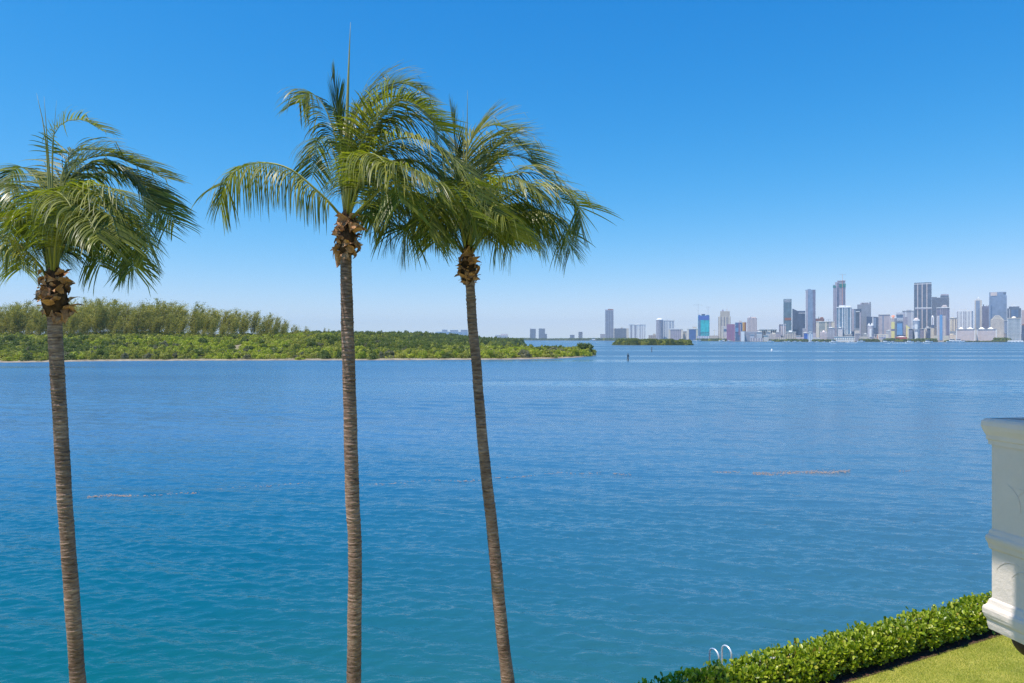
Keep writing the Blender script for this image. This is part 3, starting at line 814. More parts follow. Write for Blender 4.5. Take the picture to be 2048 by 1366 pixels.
B('warehouse', 1419, 1437, 671, 3900, 'low tan roofed building between the netted and the stepped tower', 'tan', 'beige', 'grid', 6, 5)
crane(1429, 671, 659, 661, 1426, 1434, 3900, 'small tan crane above the low roof left of the stepped tower', 'yellow')
B('stepped_tower', 1436.5, 1461, 633, 3900, 'tall tan tower with stepped shoulders and pale crown', 'tan', 'mauve glass', 'stripes', 5, 6, piers=(.1, .38, .62, .9), pierw=.08, pier='cream',
  tops=((.16, .94, 622.5, 'tan', 'front'), (.22, .52, 618.5, 'mauve glass', 'dome'), (.6, .86, 617, 'white', 'slope')), depth=40)
B('apartment_block', 1443, 1453.5, 652, 3500, 'slim cream block with one blue panel left of the plum building', 'pinkish', 'lightgrey', 'grid', 3, 6, extra=((.45, .95, 658, 662, 'blue glass', 'window_panel'), (.05, .35, 652.5, 680, 'cream', 'end_wall')))
B('plum_building', 1453.5, 1469.8, 648.3, 3300, 'plain plum-red building with hardly any windows', 'plum', 'plum', 'plain', depth=30, extra=((.55, .57, 650, 680, 'mauve', 'joint'),))
B('office_tower', 1470.3, 1484.8, 645, 3350, 'blue glass tower with mauve fins beside the plum building', 'vivid blue', 'blue glass', 'glass', 5, 6, tops=((.5, .9, 641.5, 'pinkish'),), extra=((.48, .62, 646, 670, 'plum', 'fin'), (.66, .78, 648, 682, 'mauve', 'fin'), (.05, .45, 656, 664, 'sky glass', 'window_panel')))
B('painted_tower', 1485, 1492.5, 644.2, 3400, 'narrow tower painted half orange and half dark red', 'mauve', 'mauve', 'plain', extra=((.02, .55, 645, 662, 'amber', 'panel'), (.55, .98, 645, 662, 'rust', 'panel')))
B('apartment_tower', 1494.5, 1514, 636, 3300, 'pinkish white grid tower with a small round top', 'pinkish', 'mauve glass', 'grid', 7, 5, tops=((.05, .42, 631.8, 'grey', 'dome'), (.42, .9, 634, 'pinkish')))
B('white_house', 1482, 1489, 663, 2950, 'small bright white block at the foot of the orange tower', 'white', 'lightgrey', 'plain')
B('office_block', 1489.3, 1513, 663, 2950, 'low grey ribbed office block below the pinkish grid tower', 'grey', 'mauve', 'stripes', 12, 4)
B('office_block', 1514, 1520, 660.5, 3000, 'slim dark building beside the white two-part block', 'mauve', 'dark', 'plain')
B('apartment_block', 1518.5, 1553.5, 659, 2950, 'white block with two groups of dark window columns', 'cream', 'cream', 'plain', cap=4, extra=((.16, .24, 661, 676, 'dark', 'window_column'), (.27, .35, 661, 676, 'dark', 'window_column'), (.38, .46, 661, 676, 'dark', 'window_column'), (.66, .74, 661, 676, 'dark', 'window_column'), (.77, .85, 661, 676, 'dark', 'window_column'), (.88, .95, 661, 676, 'dark', 'window_column'), (.47, .50, 658, 676, 'white', 'pier')))
B('apartment_block', 1527, 1537, 671, 2750, 'small cream block on the waterfront among palms', 'cream', 'mauve', 'grid', 4, 4, cap=1.5)
B('apartment_block', 1538, 1551.5, 668, 2800, 'cream block with pale roof on the waterfront', 'beige', 'mauve', 'grid', 5, 4, tops=((.5, .95, 665.5, 'cream'),))
B('apartment_block', 1551.8, 1562, 664.5, 2850, 'greyish pink block left of the white balcony tower', 'mauve', 'pinkish', 'bands', 4, 4, cap=1.5)
B('apartment_tower', 1557.8, 1571.5, 648.8, 2950, 'white tower with stacked balconies on its left side', 'pinkish', 'mauve glass', 'grid', 3, 5, cap=2, extra=((.02, .2, 652, 676, 'mauve glass', 'balcony_recess'), (.62, .72, 650, 676, 'white', 'pier')))
# brickell centre group
B('glass_tower', 1567, 1583, 598, 3250, 'dark green-grey glass tower with a reddish band partway down', 'green glass', 'slate glass', 'stripes', 6, 6, piers=(.02, .33, .62, .98), pierw=.05, pier='green glass',
  extra=((.1, .9, 599.5, 601, 'lightgrey', 'crown_bar'), (.1, .9, 603, 604.2, 'lightgrey', 'crown_bar'), (.15, .97, 635.5, 640.5, 'rust', 'mechanical_band')))
B('slanted_tower', 1584.7, 1597, 622, 3300, 'dark navy tower with a slanted top edge', 'slate glass', 'navy glass', 'glass', 6, 6, slant=(617, 622.5))
B('office_tower', 1595, 1611, 621.8, 3350, 'dark slab tower with a pale band near its flat top', 'slate glass', 'navy glass', 'glass', 6, 6, extra=((.0, 1.0, 625.5, 627, 'lightgrey', 'crown_bar'),))
B('glass_tower', 1610.5, 1631, 579.5, 3150, 'tall slim blue glass tower with white balconies down one edge', 'pale glass', 'pale glass', 'glass', 6, 6, tops=((.22, .55, 578, 'pale glass', 'front'),), extra=((.0, .06, 581.5, 668, 'white', 'balcony_stack'), (.10, .24, 580.5, 668, 'mauve', 'side_strip'), (.74, .99, 579.8, 666, 'mauve glass', 'side_strip')))  # darker right strip is the tower's shaded side, put in as colour
B('low_podium', 1605, 1612.5, 657, 3000, 'low building with white balcony bands at the foot of the slim tower', 'white', 'mauve glass', 'bands', 3, 5)
B('blue_house', 1608, 1615.3, 667, 2700, 'small dark blue building beside the white house', 'vivid blue', 'vivid blue', 'plain')
B('white_house', 1615.6, 1626, 668, 2680, 'small bright white building with a raised top and wide eaves', 'white', 'sky glass', 'grid', 3, 4, tops=((.3, .62, 663, 'white', 'front'),), extra=((.2, .75, 663, 664.5, 'white', 'eave'),))
B('grey_house', 1626.2, 1631.5, 665.5, 2800, 'narrow grey building right of the little white one', 'mauve', 'mauve', 'plain')
B('apartment_block', 1571.3, 1592, 664.3, 2750, 'cream block with pinkish window columns and a white roof hut', 'cream', 'mauve glass', 'stripes', 6, 4, tops=((.3, .6, 660.7, 'white'),), cap=1.5)
B('low_podium', 1592, 1610, 674, 2720, 'low pinkish wall of buildings behind the marina trees', 'pinkish', 'mauve', 'grid', 8, 3)
B('unfinished_tower', 1630, 1648.5, 637, 3400, 'dark brown unfinished block above the cream apartment block', 'rust', 'slate glass', 'grid', 6, 5, tops=((.36, .44, 633.5, 'green glass', 'front'), (.55, .9, 634.5, 'rust')))
B('apartment_tower', 1632.2, 1668.8, 643.5, 3000, 'wide cream block with greenish glass between blank end walls', 'cream', 'green glass', 'bands', 9, 5, ends=.16, pier='cream', cap=2, tops=((.12, .32, 642, 'cream'), (.45, .75, 642.2, 'white')), extra=((.50, .58, 645, 678, 'cream', 'pier'), (.70, .8, 645, 678, 'mauve', 'pier')))
B('apartment_block', 1640, 1654.3, 663.5, 2800, 'small pinkish block standing before the wide cream one', 'pinkish', 'mauve', 'stripes', 5, 4, tops=((.3, .7, 660.5, 'pinkish', 'hip'),))
crane(1657.5, 642.5, 637, 639.5, 1653, 1662, 3000, 'small crane on the wide cream block')
e = B('unfinished_tower', 1666.3, 1691, 574, 3300, 'tallest unfinished grey tower with green rim and red crane mast', 'mauve', 'mauve glass', 'grid', 8, 6, depth=48,
  tops=((.32, .98, 561, 'mauve', 'front'), (.15, .34, 564, 'mauve', 'front'), (.0, .14, 569.5, 'mauve glass', 'front')),
  extra=((-.02, .22, 571, 575, 'teal band', 'safety_net'), (.5, 1.02, 567.5, 575, 'teal band', 'safety_net'), (.32, .48, 566, 672, 'mauve glass', 'core_shaft'), (.35, 1.0, 561, 563, 'mauve', 'top_rim'), (.34, .42, 576, 672, 'navy glass', 'recess')))
crane(1685, 565, 547.5, 549.4, 1677, 1691, 3290, 'crane with long flat jib on top of the tallest unfinished tower', 'orange')
B('hoist_mast', 1684.6, 1685.4, 563, 3285, 'red hoist track running down the tallest unfinished tower', 'orange', 'orange', 'plain', depth=3, group=None)
B('apartment_tower', 1673.3, 1703, 615.5, 2900, 'broad tower with five tall white piers and glass between', 'green glass', 'pale glass', 'bands', 9, 5, piers=(.16, .40, .56, .70, .94), pierw=.045, cap=4, tops=((.15, .6, 610.5, 'white'), (.55, .95, 611.5, 'white'), (.7, .99, 613, 'lightgrey')))
B('apartment_tower', 1702.8, 1722.5, 618, 2950, 'grey tower attached on the right of the five-pier tower', 'slate glass', 'slate glass', 'bands', 6, 5, extra=((.02, .26, 618.5, 674, 'mauve', 'side_strip'), (.28, .42, 620, 674, 'pale glass', 'side_strip'), (.45, .85, 622.5, 624, 'white', 'crown_bar'), (.82, .97, 625, 672, 'mauve', 'side_strip')))
B('office_tower', 1714.5, 1742, 608.8, 3150, 'speckled dark grey tower with a flat penthouse', 'grey', 'slate glass', 'grid', 12, 5, tops=((.2, .98, 606, 'mauve'), (.9, .98, 603.8, 'slate glass'), (.3, .8, 604.6, 'lightgrey')))
B('waterfront_hall', 1668.5, 1708.5, 673, 2640, 'long low white hall with tall columns on the water', 'white', 'green glass', 'stripes', 9, 9, tops=((.28, .4, 671, 'tan'),), cap=1)
B('low_block', 1710.5, 1720.5, 667, 2750, 'low dark block with pale top beside the columned hall', 'lightgrey', 'mauve glass', 'bands', 3, 4, cap=1)
B('waterfront_hall', 1719, 1737, 672.5, 2640, 'low cream building with dark windows on the waterfront', 'cream', 'mauve glass', 'grid', 7, 5)
B('glass_tower', 1733, 1755.5, 634, 3100, 'blue glass tower with a pale slanted facet', 'slate glass', 'navy glass', 'glass', 6, 5, slant=(633, 634), extra=((.50, .62, 634, 672, 'lightgrey', 'edge_bay'), (.62, .86, 636, 656, 'pale glass', 'facet'), (.0, .48, 637, 650, 'navy glass', 'window_panel')))
B('round_tower', 1734.8, 1747.5, 651, 2720, 'pale round tower with white crown and a broad white stripe', 'lightgrey', 'mauve', 'bands', 8, 5, n=12, tops=((.02, .98, 649, 'white', 'box'), (.1, .4, 646.3, 'white', 'hip'), (.55, .85, 646, 'white', 'hip')), extra=((.33, .67, 658, 674, 'white', 'centre_bay'),))
B('waterfront_hall', 1754.5, 1776, 668.5, 2640, 'low cream building with vivid blue glass in the middle', 'cream', 'vivid blue', 'stripes', 7, 8, ends=.2, pier='cream', extra=((.0, .07, 670, 684, 'orange', 'panel'),))
B('apartment_tower', 1757, 1780, 629.5, 2950, 'beige flat-topped tower with white cap and bluish centre strip', 'mauve', 'pinkish', 'stripes', 9, 5, cap=3, extra=((.36, .44, 631, 672, 'pale glass', 'centre_strip'), (-.06, -.01, 634, 672, 'slate glass', 'side_strip')))
B('round_tower', 1779.5, 1793.5, 636.5, 2700, 'round cream tower with an orange dome and yellow stripes', 'beige', 'mauve', 'bands', 8, 5, n=12, tops=((.05, .95, 633.5, 'white'), (.1, .9, 630, 'orange', 'dome')),
  extra=((.22, .7, 644, 658, 'yellow', 'centre_bay'), (.22, .7, 662, 676, 'yellow', 'centre_bay'), (.2, .72, 658.2, 661.8, 'mauve glass', 'balcony_recess')))
B('glass_tower', 1792.5, 1806, 629, 2850, 'blue tower with white floor bands halfway up', 'slate glass', 'blue glass', 'glass', 4, 5, tops=((.0, .98, 625, 'lightgrey', 'front'),), extra=((.0, 1, 636, 637.3, 'white', 'band'), (.0, 1, 638.6, 639.8, 'white', 'band'), (.0, 1, 641.2, 642.4, 'white', 'band'), (.1, .9, 647, 670, 'sky glass', 'window_panel')))
B('apartment_tower', 1805, 1827.4, 622.5, 3050, 'pale ribbed tower under a dark overhanging flat roof', 'lightgrey', 'mauve', 'stripes', 8, 5, cap=2.5, capc='grey', tops=((.35, .8, 619.5, 'grey'),), piers=(.3, .85), pierw=.07)
B('apartment_block', 1803, 1815, 634, 2900, 'mauve stepped block between blue tower and yellow wedge', 'mauve', 'mauve glass', 'grid', 4, 5)
B('yellow_wedge', 1812, 1820, 652, 2760, 'yellow wedge-shaped building with a sloping roofline', 'yellow', 'yellow', 'plain', slant=(649, 656), extra=((.35, .8, 656, 676, 'cream', 'panel'),))
B('red_pavilion', 1791, 1814, 674, 2560, 'long low red pavilion under palms at the waterfront', 'red', 'rust', 'grid', 8, 5, tops=((.05, .95, 672.3, 'pinkish', 'hip'),), depth=18)
B('office_block', 1817.6, 1825.2, 657.5, 2650, 'slim grey-blue building left of the white round tower', 'mauve', 'slate glass', 'glass', 3, 5, cap=1)
B('round_tower', 1825.3, 1840, 641.5, 2650, 'round white tower with a pinkish dome and white centre stripe', 'lightgrey', 'pale glass', 'bands', 8, 5, n=12, tops=((.04, .96, 639, 'white'), (.08, .92, 635.4, 'pinkish', 'dome')), extra=((.28, .68, 648.5, 659, 'white', 'centre_bay'), (.28, .68, 664, 680, 'white', 'centre_bay')))
B('office_tower', 1828, 1863, 567, 3150, 'tallest finished tower, dark slab with three pale piers and a mid band', 'slate glass', 'slate glass', 'glass', 10, 5, piers=(.21, .465, .735), pierw=.05, pier='pinkish',
  tops=((.01, .99, 565, 'slate glass', 'front'),), extra=((.0, 1.0, 567.3, 568.5, 'white', 'crown_bar'), (.06, 1.0, 615, 616.6, 'white', 'band'), (.06, 1.0, 617, 618.6, 'mauve', 'band')))
B('office_tower', 1863.5, 1898, 595, 3250, 'dark blue tower cluster with stepped flat tops behind', 'grey', 'navy glass', 'bands', 8, 5, tops=((.0, .3, 593.7, 'slate glass', 'front'), (.5, .98, 591, 'slate glass', 'front'), (.52, .98, 588.3, 'mauve', 'box')), depth=40)
B('narrow_tower', 1862.5, 1868, 634.5, 2800, 'narrow white tower with an arched dark opening on top', 'mauve', 'navy glass', 'plain', tops=((.05, .95, 631, 'white', 'dome'),), extra=((.0, .28, 634, 650, 'white', 'pier'), (.72, 1.0, 634, 650, 'white', 'pier'), (.05, .95, 650, 658, 'navy glass', 'recess')))
B('office_tower', 1873.5, 1899, 616.2, 2800, 'purplish tower with pale roof edge and a small crown', 'mauve glass', 'mauve glass', 'grid', 8, 5, cap=3, tops=((.38, .82, 612.5, 'pinkish'), (.45, .78, 609.8, 'pinkish')), piers=((.0, 1), (.29, 1), (.43, 1), (.58, 1), (.73, 1)), pierw=.02, pier='pinkish')
B('glass_fronted_tower', 1874, 1891, 631.5, 2640, 'slim tower with a curved blue glass front strip', 'pinkish', 'mauve', 'stripes', 6, 5, extra=((.30, .64, 629.5, 680, 'sky glass', 'glass_bay'), (.0, .06, 632, 680, 'white', 'pier'), (.93, 1, 632, 680, 'beige', 'pier')))
B('apartment_block', 1840, 1851, 658, 2750, 'dark fronted block with a cream right end', 'mauve', 'mauve glass', 'glass', 3, 5, cap=1.5, extra=((.78, 1.0, 658.5, 678, 'cream', 'end_wall'),))
B('apartment_block', 1850.6, 1861, 657, 2760, 'low block of pink wall beside dark glass', 'navy glass', 'navy glass', 'plain', cap=1.5, extra=((.0, .34, 656.5, 678, 'pinkish', 'end_wall'),))
B('apartment_block', 1861.3, 1868, 656, 2700, 'plain cream slab at the foot of the narrow arched tower', 'cream', 'tan', 'grid', 2, 5)
B('low_podium', 1868, 1876, 671, 2570, 'left cream podium beside the blue-fronted tower', 'cream', 'tan', 'grid', 4, 4)
B('low_podium', 1886, 1898, 671, 2570, 'right cream podium beside the blue-fronted tower', 'cream', 'tan', 'grid', 5, 4)
B('apartment_tower', 1900, 1914, 636, 2900, 'cream tower with two dark vertical strips', 'cream', 'cream', 'plain', cap=1.5, tops=((.1, .6, 634.3, 'cream'),), extra=((.36, .46, 638, 668, 'mauve glass', 'window_column'), (.74, .84, 638, 668, 'mauve glass', 'window_column'), (.1, .14, 638, 668, 'tan', 'window_column')))
B('apartment_block', 1899, 1913, 669.5, 2700, 'low cream stepped block below the two-strip tower', 'cream', 'pinkish', 'grid', 4, 4, tops=((.1, .5, 667, 'cream'),))
B('apartment_tower', 1913.5, 1946, 621.5, 2850, 'bright white tower with many vertical window strips', 'white', 'mauve glass', 'stripes', 8, 5, tops=((.12, .62, 617.5, 'white', 'front'), (.62, .82, 620, 'white', 'front')), piers=(.14, .36, .64, .86), pierw=.09, extra=((.93, 1.0, 622, 657, 'pale glass', 'side_strip'),))
B('apartment_tower', 1948.5, 1963.8, 600.5, 2900, 'slender tower with a white tiered crown and glass centre', 'beige', 'pale glass', 'plain', tops=((.12, .88, 598.3, 'white'), (.28, .78, 596, 'white'), (.44, .6, 593.6, 'white', 'hip')), extra=((.22, .36, 601, 657, 'pale glass', 'window_column'), (.39, .53, 601, 657, 'pale glass', 'window_column'), (.56, .70, 601, 657, 'pale glass', 'window_column'), (.0, .07, 602, 657, 'white', 'pier')))
B('office_tower', 1964, 1978, 612.3, 2950, 'plain dark navy slab with small rooftop units', 'mauve glass', 'mauve glass', 'glass', 4, 5, tops=((.12, .28, 608.5, 'slate glass'), (.6, .7, 610, 'mauve'), (.86, .99, 610.5, 'slate glass')))
B('office_tower', 1978.3, 2013.5, 591.5, 3000, 'big blue-grey glass block with a pinkish panel at its top left', 'pale glass', 'pale glass', 'glass', 8, 5, tops=((.0, .955, 584, 'pale glass', 'front'),), extra=((.08, .45, 584.5, 591.3, 'pinkish', 'panel'), (.8, .97, 585, 588, 'slate glass', 'notch'), (.1, .16, 610, 655, 'blue glass', 'seam')))
e = B('gabled_office', 1981, 2008, 640, 2800, 'pale grid office building with a steep gable and square windows', 'cream', 'mauve glass', 'grid', 12, 4, tops=())
w_ = 27 / F * 2800 * math.cos(math.atan(970.5 / F)); D_ = w_ * .8; hh_ = at(1994, 640, 2800).z - 1.2; ht_ = at(1994, 630.8, 2800).z - 1.2
g = MB().add([(-w_/2, 0, hh_ + .02), (w_/2, 0, hh_ + .02), (w_*.16, 0, ht_), (-w_*.16, 0, ht_), (-w_/2, D_, hh_ + .02), (w_/2, D_, hh_ + .02), (w_*.16, D_, ht_), (-w_*.16, D_, ht_)],
             [(0, 1, 2, 3), (7, 6, 5, 4), (0, 3, 7, 4), (3, 2, 6, 7), (2, 1, 5, 6), (0, 4, 5, 1)])
g.build('gable', M('cream'), e)
g = MB()
for j, wd in ((0, 8), (1, 6), (2, 4)):
    for i in range(wd): g.box((i - wd / 2 + .2) * w_ / 12, (i - wd / 2 + .8) * w_ / 12, -.12, .05, hh_ + j * 5.5 + 1.6, hh_ + j * 5.5 + 4.2)
g.build('gable_windows', M('mauve glass'), e)['kind'] = 'stuff'
B('apartment_block', 2006, 2015, 641.5, 2900, 'blue side wing between gabled office and columned block', 'lightgrey', 'blue glass', 'glass', 3, 5, cap=1.5)
B('twin_block', 1912, 1950.5, 658.5, 2620, 'left one of the twin long whitish blocks with hipped roof turrets', 'pinkish', 'mauve', 'grid', 20, 3.6, cap=1, tops=((.12, .40, 654.3, 'white', 'hip'), (.56, .9, 654.6, 'white', 'hip')), ends=.04)
B('twin_block', 1953.2, 1993, 658.5, 2620, 'right one of the twin long whitish blocks with hipped roof turrets', 'pinkish', 'mauve', 'grid', 20, 3.6, cap=1, tops=((.08, .42, 654.3, 'white', 'hip'), (.54, .86, 654.6, 'white', 'hip')), ends=.04)
B('glass_tower', 2014.3, 2042, 616.5, 2950, 'blue glass tower topped by a white slanted box', 'slate glass', 'slate glass', 'glass', 7, 5, tops=((.12, .88, 613, 'slate glass', 'front'), (.25, .78, 608.3, 'white', 'slope')), extra=((.3, .8, 620, 634, 'blue glass', 'window_panel'), (.16, .2, 618, 640, 'lightgrey', 'pier')))
B('apartment_tower', 2014.5, 2041.5, 637, 2650, 'pale tower with close green-grey columns and a small crown', 'lightgrey', 'green glass', 'stripes', 10, 5, cap=2, capc='cream', tops=((.3, .68, 632.5, 'cream', 'dome'),), piers=(.02, .5, .98), pierw=.035)
B('apartment_tower', 2043, 2062, 620, 3000, 'pale mauve tower cut by the right edge of the picture', 'mauve', 'pinkish', 'grid', 6, 5)
B('apartment_block', 2043, 2068, 650.5, 2700, 'dark lower building cut by the right edge of the picture', 'slate glass', 'navy glass', 'glass', 5, 5, tops=((.05, .4, 648, 'rust'),))
for i, (a, b_, t) in enumerate(((2066, 2092, 612), (2096, 2120, 640), (2118, 2150, 596), (2154, 2190, 632), (2195, 2216, 606))):
    B('apartment_tower', a, b_, t, 2900, ['white', 'cream', 'blue glass', 'grey', 'pale'][i] + ' tower of the skyline beyond the picture edge', ['white', 'cream', 'slate glass', 'grey', 'lightgrey'][i], 'slate glass', 'grid', 7, 5)
# low filler houses between the towers
for i, (a, b_, t) in enumerate(((1500, 1526, 676), (1553, 1572, 675), (1626, 1640, 675), (1655, 1669, 675), (1737, 1755, 675), (1776, 1792, 676), (1814, 1830, 677), (1838, 1862, 677), (1898, 1912, 677), (1993, 2015, 676))):
    B('low_house', a, b_, t, 2760, 'low %s house %s' % (['pinkish', 'cream', 'white', 'grey'][i % 4], ['left of the cream waterfront blocks', 'under the balcony tower', 'behind the marina by the little white building', 'left of the columned hall', 'right of the pale round tower', 'left of the red pavilion', 'right of the red pavilion', 'below the tall three-pier tower', 'left of the twin blocks', 'right of the twin blocks'][i]), ['pinkish', 'cream', 'white', 'grey'][i % 4], 'mauve glass', 'grid', 5, 4)

rb_ = random.Random(21); px = 1500; nrow = 0
while px < 2038:
    w_ = rb_.uniform(7, 15); t_ = rb_.uniform(654, 671) if px > 1620 else rb_.uniform(662, 672)
    if not (1905 < px < 1990):
        nrow += 1; cl = rb_.choice(['white', 'cream', 'pinkish', 'beige', 'white', 'lightgrey'])
        B('city_block', px, px + w_, t_, rb_.uniform(2860, 2890), 'small %s block, %s from the left in the low row between the towers' % ({'pinkish': 'pinkish', 'lightgrey': 'pale grey'}.get(cl, cl), ordinal(nrow)), cl, rb_.choice(['mauve', 'mauve glass', 'slate glass']), rb_.choice(['grid', 'bands', 'stripes', 'grid']), 5, 4.5,
          cap=1.2, tops=((.2, .6, t_ - 1.8, 'white'),) if rb_.random() < .5 else (), depth=16)
    px += w_ + rb_.uniform(1, 9)

# trees along the city shore
def shore_trees(name, segs, label, hmin=5, hmax=9):
    P_, S_, K_ = [], [], []
    for (a, b_, dens, hm) in segs:
        L_ = abs(b_ - a)
        for i in range(int(L_ * dens)):
            px = random.uniform(a, b_); d = shore_d(px) + random.uniform(10, 60) * (shore_d(px) / 2600)
            hh = hm * random.uniform(0.6, 1.1); q = at(px, HZ, d)
            P_.append((q.x, q.y, 1.1)); r = hh * random.uniform(.6, .9); S_.append((r, r, hh)); K_.append(random.choice([2, 7, 2, 0, 7]))
    return gn_stuff(name, P_, S_, K_, PROTO, label, 'trees', m_man[2])
shore_trees('far_treeline', [(900, 1060, 3.5, 20), (1040, 1130, 5, 16), (1120, 1262, 5, 17)], 'long dark treeline on the far shore left of the lone tower')
shore_trees('city_treeline', [(1255, 1310, 3, 11), (1395, 1455, 4, 13), (1500, 1572, 4, 9), (1572, 1612, 4, 10), (1626, 1670, 4, 9), (1720, 1756, 4, 10), (1770, 1796, 5, 12), (1796, 1830, 4, 10), (1832, 1870, 5, 12), (1890, 1912, 4, 6), (1912, 1992, 2.5, 4), (1992, 2016, 6, 14), (2016, 2100, 1.5, 5)], 'dark tree clumps along the city waterfront')

# far beach strip, boats
m_hull = mat('white boat gelcoat', (0.8, 0.8, 0.8), 0.3, 0.5); m_bglass = mat('boat window', (0.03, 0.05, 0.08), 0.2, 0.6)
def boat_meshes():
    secs_ = []
    h = MB(); pts = []
    st = [(-5, 1.3, 1.15), (-2, 1.55, 1.2), (1.5, 1.45, 1.35), (4, .8, 1.6), (5.4, .05, 1.85)]
    for x, w, z in st: pts += [(x, -w, z), (x, -w * .7, 0.1), (x, 0, -.3), (x, w * .7, 0.1), (x, w, z)]
    fs = [(i * 5 + j, (i + 1) * 5 + j, (i + 1) * 5 + j + 1, i * 5 + j + 1) for i in range(4) for j in range(4)] + [(4, 9, 8, 3)][:0]
    fs += [(i * 5, i * 5 + 4, (i + 1) * 5 + 4, (i + 1) * 5) for i in range(4)] + [(0, 1, 2, 3, 4)]
    h.add(pts, fs)
    c = MB().frust(-.4, 0, 1.15, 2.9, 2.2, 1.1, 1.6, .9); t = MB().box(-2.6, 1.4, -1.2, 1.2, 3.6, 3.75); t.box(-2.4, -2.3, -1, -.9, 2.9, 3.6); t.box(1, 1.1, .9, 1, 2.9, 3.6)
    w = MB().frust(-.3, 0, 2.0, 2.7, 2.02, 1.04, 1.76, .98)
    return h.mesh('hull', m_hull), c.mesh('cabin', m_hull), t.mesh('hardtop', m_hull), w.mesh('window', m_bglass)
BM = boat_meshes()
boats = [(1541, 684.0, 2.0, 'small white boat moored off the cream waterfront blocks'), (1569, 684.2, 1.2, 'white boat at the left end of the marina'), (1577, 684.3, 1.4, 'second white boat in the marina below the roof hut block'),
         (1590, 684.4, 1.5, 'white boat moored in the middle of the marina'), (1600, 684.5, 1.2, 'white boat moored just left of the little blue building'), (1622, 684.2, 1.5, 'white boat moored before the little white building'),
         (1634, 684.4, 1.2, 'white boat right of the little white building'), (1648, 684.5, 1.0, 'small boat below the wide cream block'), (1667, 684.9, 2.2, 'larger white boat off the left end of the columned hall'),
         (1700, 685.0, 1.2, 'small boat off the columned hall'), (1722, 683.8, 2.2, 'white yacht beside the low cream waterfront building'), (1771, 685.3, 2.0, 'white speedboat off the orange-domed tower with a wake'),
         (1786, 685.0, 1.3, 'small speedboat off the red pavilion'), (1819, 685.1, 2.0, 'white speedboat running below the yellow wedge'), (1836, 685.1, 1.3, 'white speedboat below the pinkish-domed tower'), (1856, 685.3, 2.2, 'white cruiser below the tall three-pier tower'),
         (1905, 684.0, 3.2, 'large white yacht moored left of the twin blocks'), (1917, 684.3, 3.0, 'large white yacht moored before the left twin block'), (1925, 684.6, 1.8, 'white boat at the right of the two big yachts'),
         (1446, 682.2, 3.0, 'white boat off the stepped tan tower'), (1400, 681.6, 3.4, 'white yacht right of the islet below the netted tower'), (1459, 682.3, 2.2, 'white boat below the plum building'), (1389, 679.8, 3.0, 'white boat just behind the right end of the islet'),
         (1188, 681.2, 5.0, 'far white boat near the distant treeline'), (1245, 681.3, 3.0, 'far boat behind the left end of the islet')]
m_foam = mat('foam', (0.75, 0.8, 0.82), 0.9)
for px, py, s, lab in boats:
    p = on_water(px, py)
    if p.y > shore_d(px) - 10: p = at(px, HZ, shore_d(px) - 14); p.z = 0
    e = empty('motorboat', (p.x, p.y, 0.05), random.choice([0, math.pi]) + random.uniform(-.3, .3), lab, 'boat', 'white boats off the city shore')
    e.scale = (s * 1.2, s * 1.1, s * 1.1)
    for nm, me in zip(('hull', 'cabin', 'hardtop', 'window'), BM): link(nm, me, e)
for (a, b_, py) in ((1773, 1778, 686.6), (1783, 1812, 686.2), (1659, 1671, 686.2), (1690, 1712, 685.8), (1846, 1858, 686.4), (1816, 1824, 686.0)):
    q = MB(); y0 = on_water(a, py).y
    n_ = 16; vs_ = []
    for i in range(n_ + 1):
        px = a + (b_ - a) * i / n_; X = (px - 1024) / F * y0; k = 5 + 4 * math.sin(i * 1.7); vs_ += [(X, y0 - k, .03), (X, y0, .35 + .2 * math.sin(i * 2.1)), (X, y0 + k, .03)]
    q.add(vs_, [(i * 3 + j, i * 3 + 3 + j, i * 3 + 4 + j, i * 3 + 1 + j) for i in range(n_) for j in (0, 1)])
    tag(q.build('boat_wake', m_foam), kind='stuff')
# marina at the right: rows of masts
m_mast = mat('white mast', (0.75, 0.75, 0.75), 0.4)
for i in range(13):
    px = 2017 + i * 2.3; p = at(px, HZ, 2470 - (i % 3) * 9)
    e = empty('sailboat', (p.x, p.y, .05), math.pi / 2 + random.uniform(-.2, .2), 'white sailboat, %s from the left in the marina row before the columned tower' % ordinal(i + 1), 'boat', 'sailboats in the marina by the right edge')
    e.scale = (1.3, 1.6, 1.9); link('hull', BM[0], e); link('cabin', BM[1], e)
    MB().tube([(.5, 0, 1.2), (.5, 0, 8)], .14, 5).build('mast', m_mast, e)

# channel markers and buoy
m_pile = mottled('weathered pile', [(0.3, (0.10, 0.10, 0.10)), (0.7, (0.2, 0.19, 0.18))], 2, .9); m_sign = mat('marker board', (0.10, 0.13, 0.15), .6)
def marker(px, py, ytop, hw, label, board=True):
    p = on_water(px, py); s = p.y / F; hh = (py - ytop) * s
    e = empty('channel_marker', (p.x, p.y, 0), 0, label, 'channel marker', 'channel markers')
    b = MB()
    if board:
        for a in (0.6, 2.7, 4.8): b.tube([(math.cos(a) * .7, math.sin(a) * .7, -1), (math.cos(a) * .12, math.sin(a) * .12, hh * .62)], .12, 7)
    b.tube([(0, 0, -1), (0, 0, hh * .78 if board else hh)], .17 if board else .3, 7)
    b.build('pile', m_pile, e)
    if board:
        MB().box(-.5, .5, -.35, -.22, hh * .48, hh * .70).build('daymark', m_sign, e)
        MB().box(-.5, .5, -.5, .5, hh * .72, hh * .75).build('platform', m_sign, e)
        MB().frust(0, 0, hh * .76, hh, .35, .35, .12, .12, 8).build('lamp', m_sign, e)
    return e
marker(1256, 720.5, 706, 2, 'dark channel marker on tripod piles with a daymark board')
marker(1303.5, 704.5, 694, 1, 'single dark pile standing in the water before the islet', False)
p = on_water(1543.5, 702.5); s = p.y / F
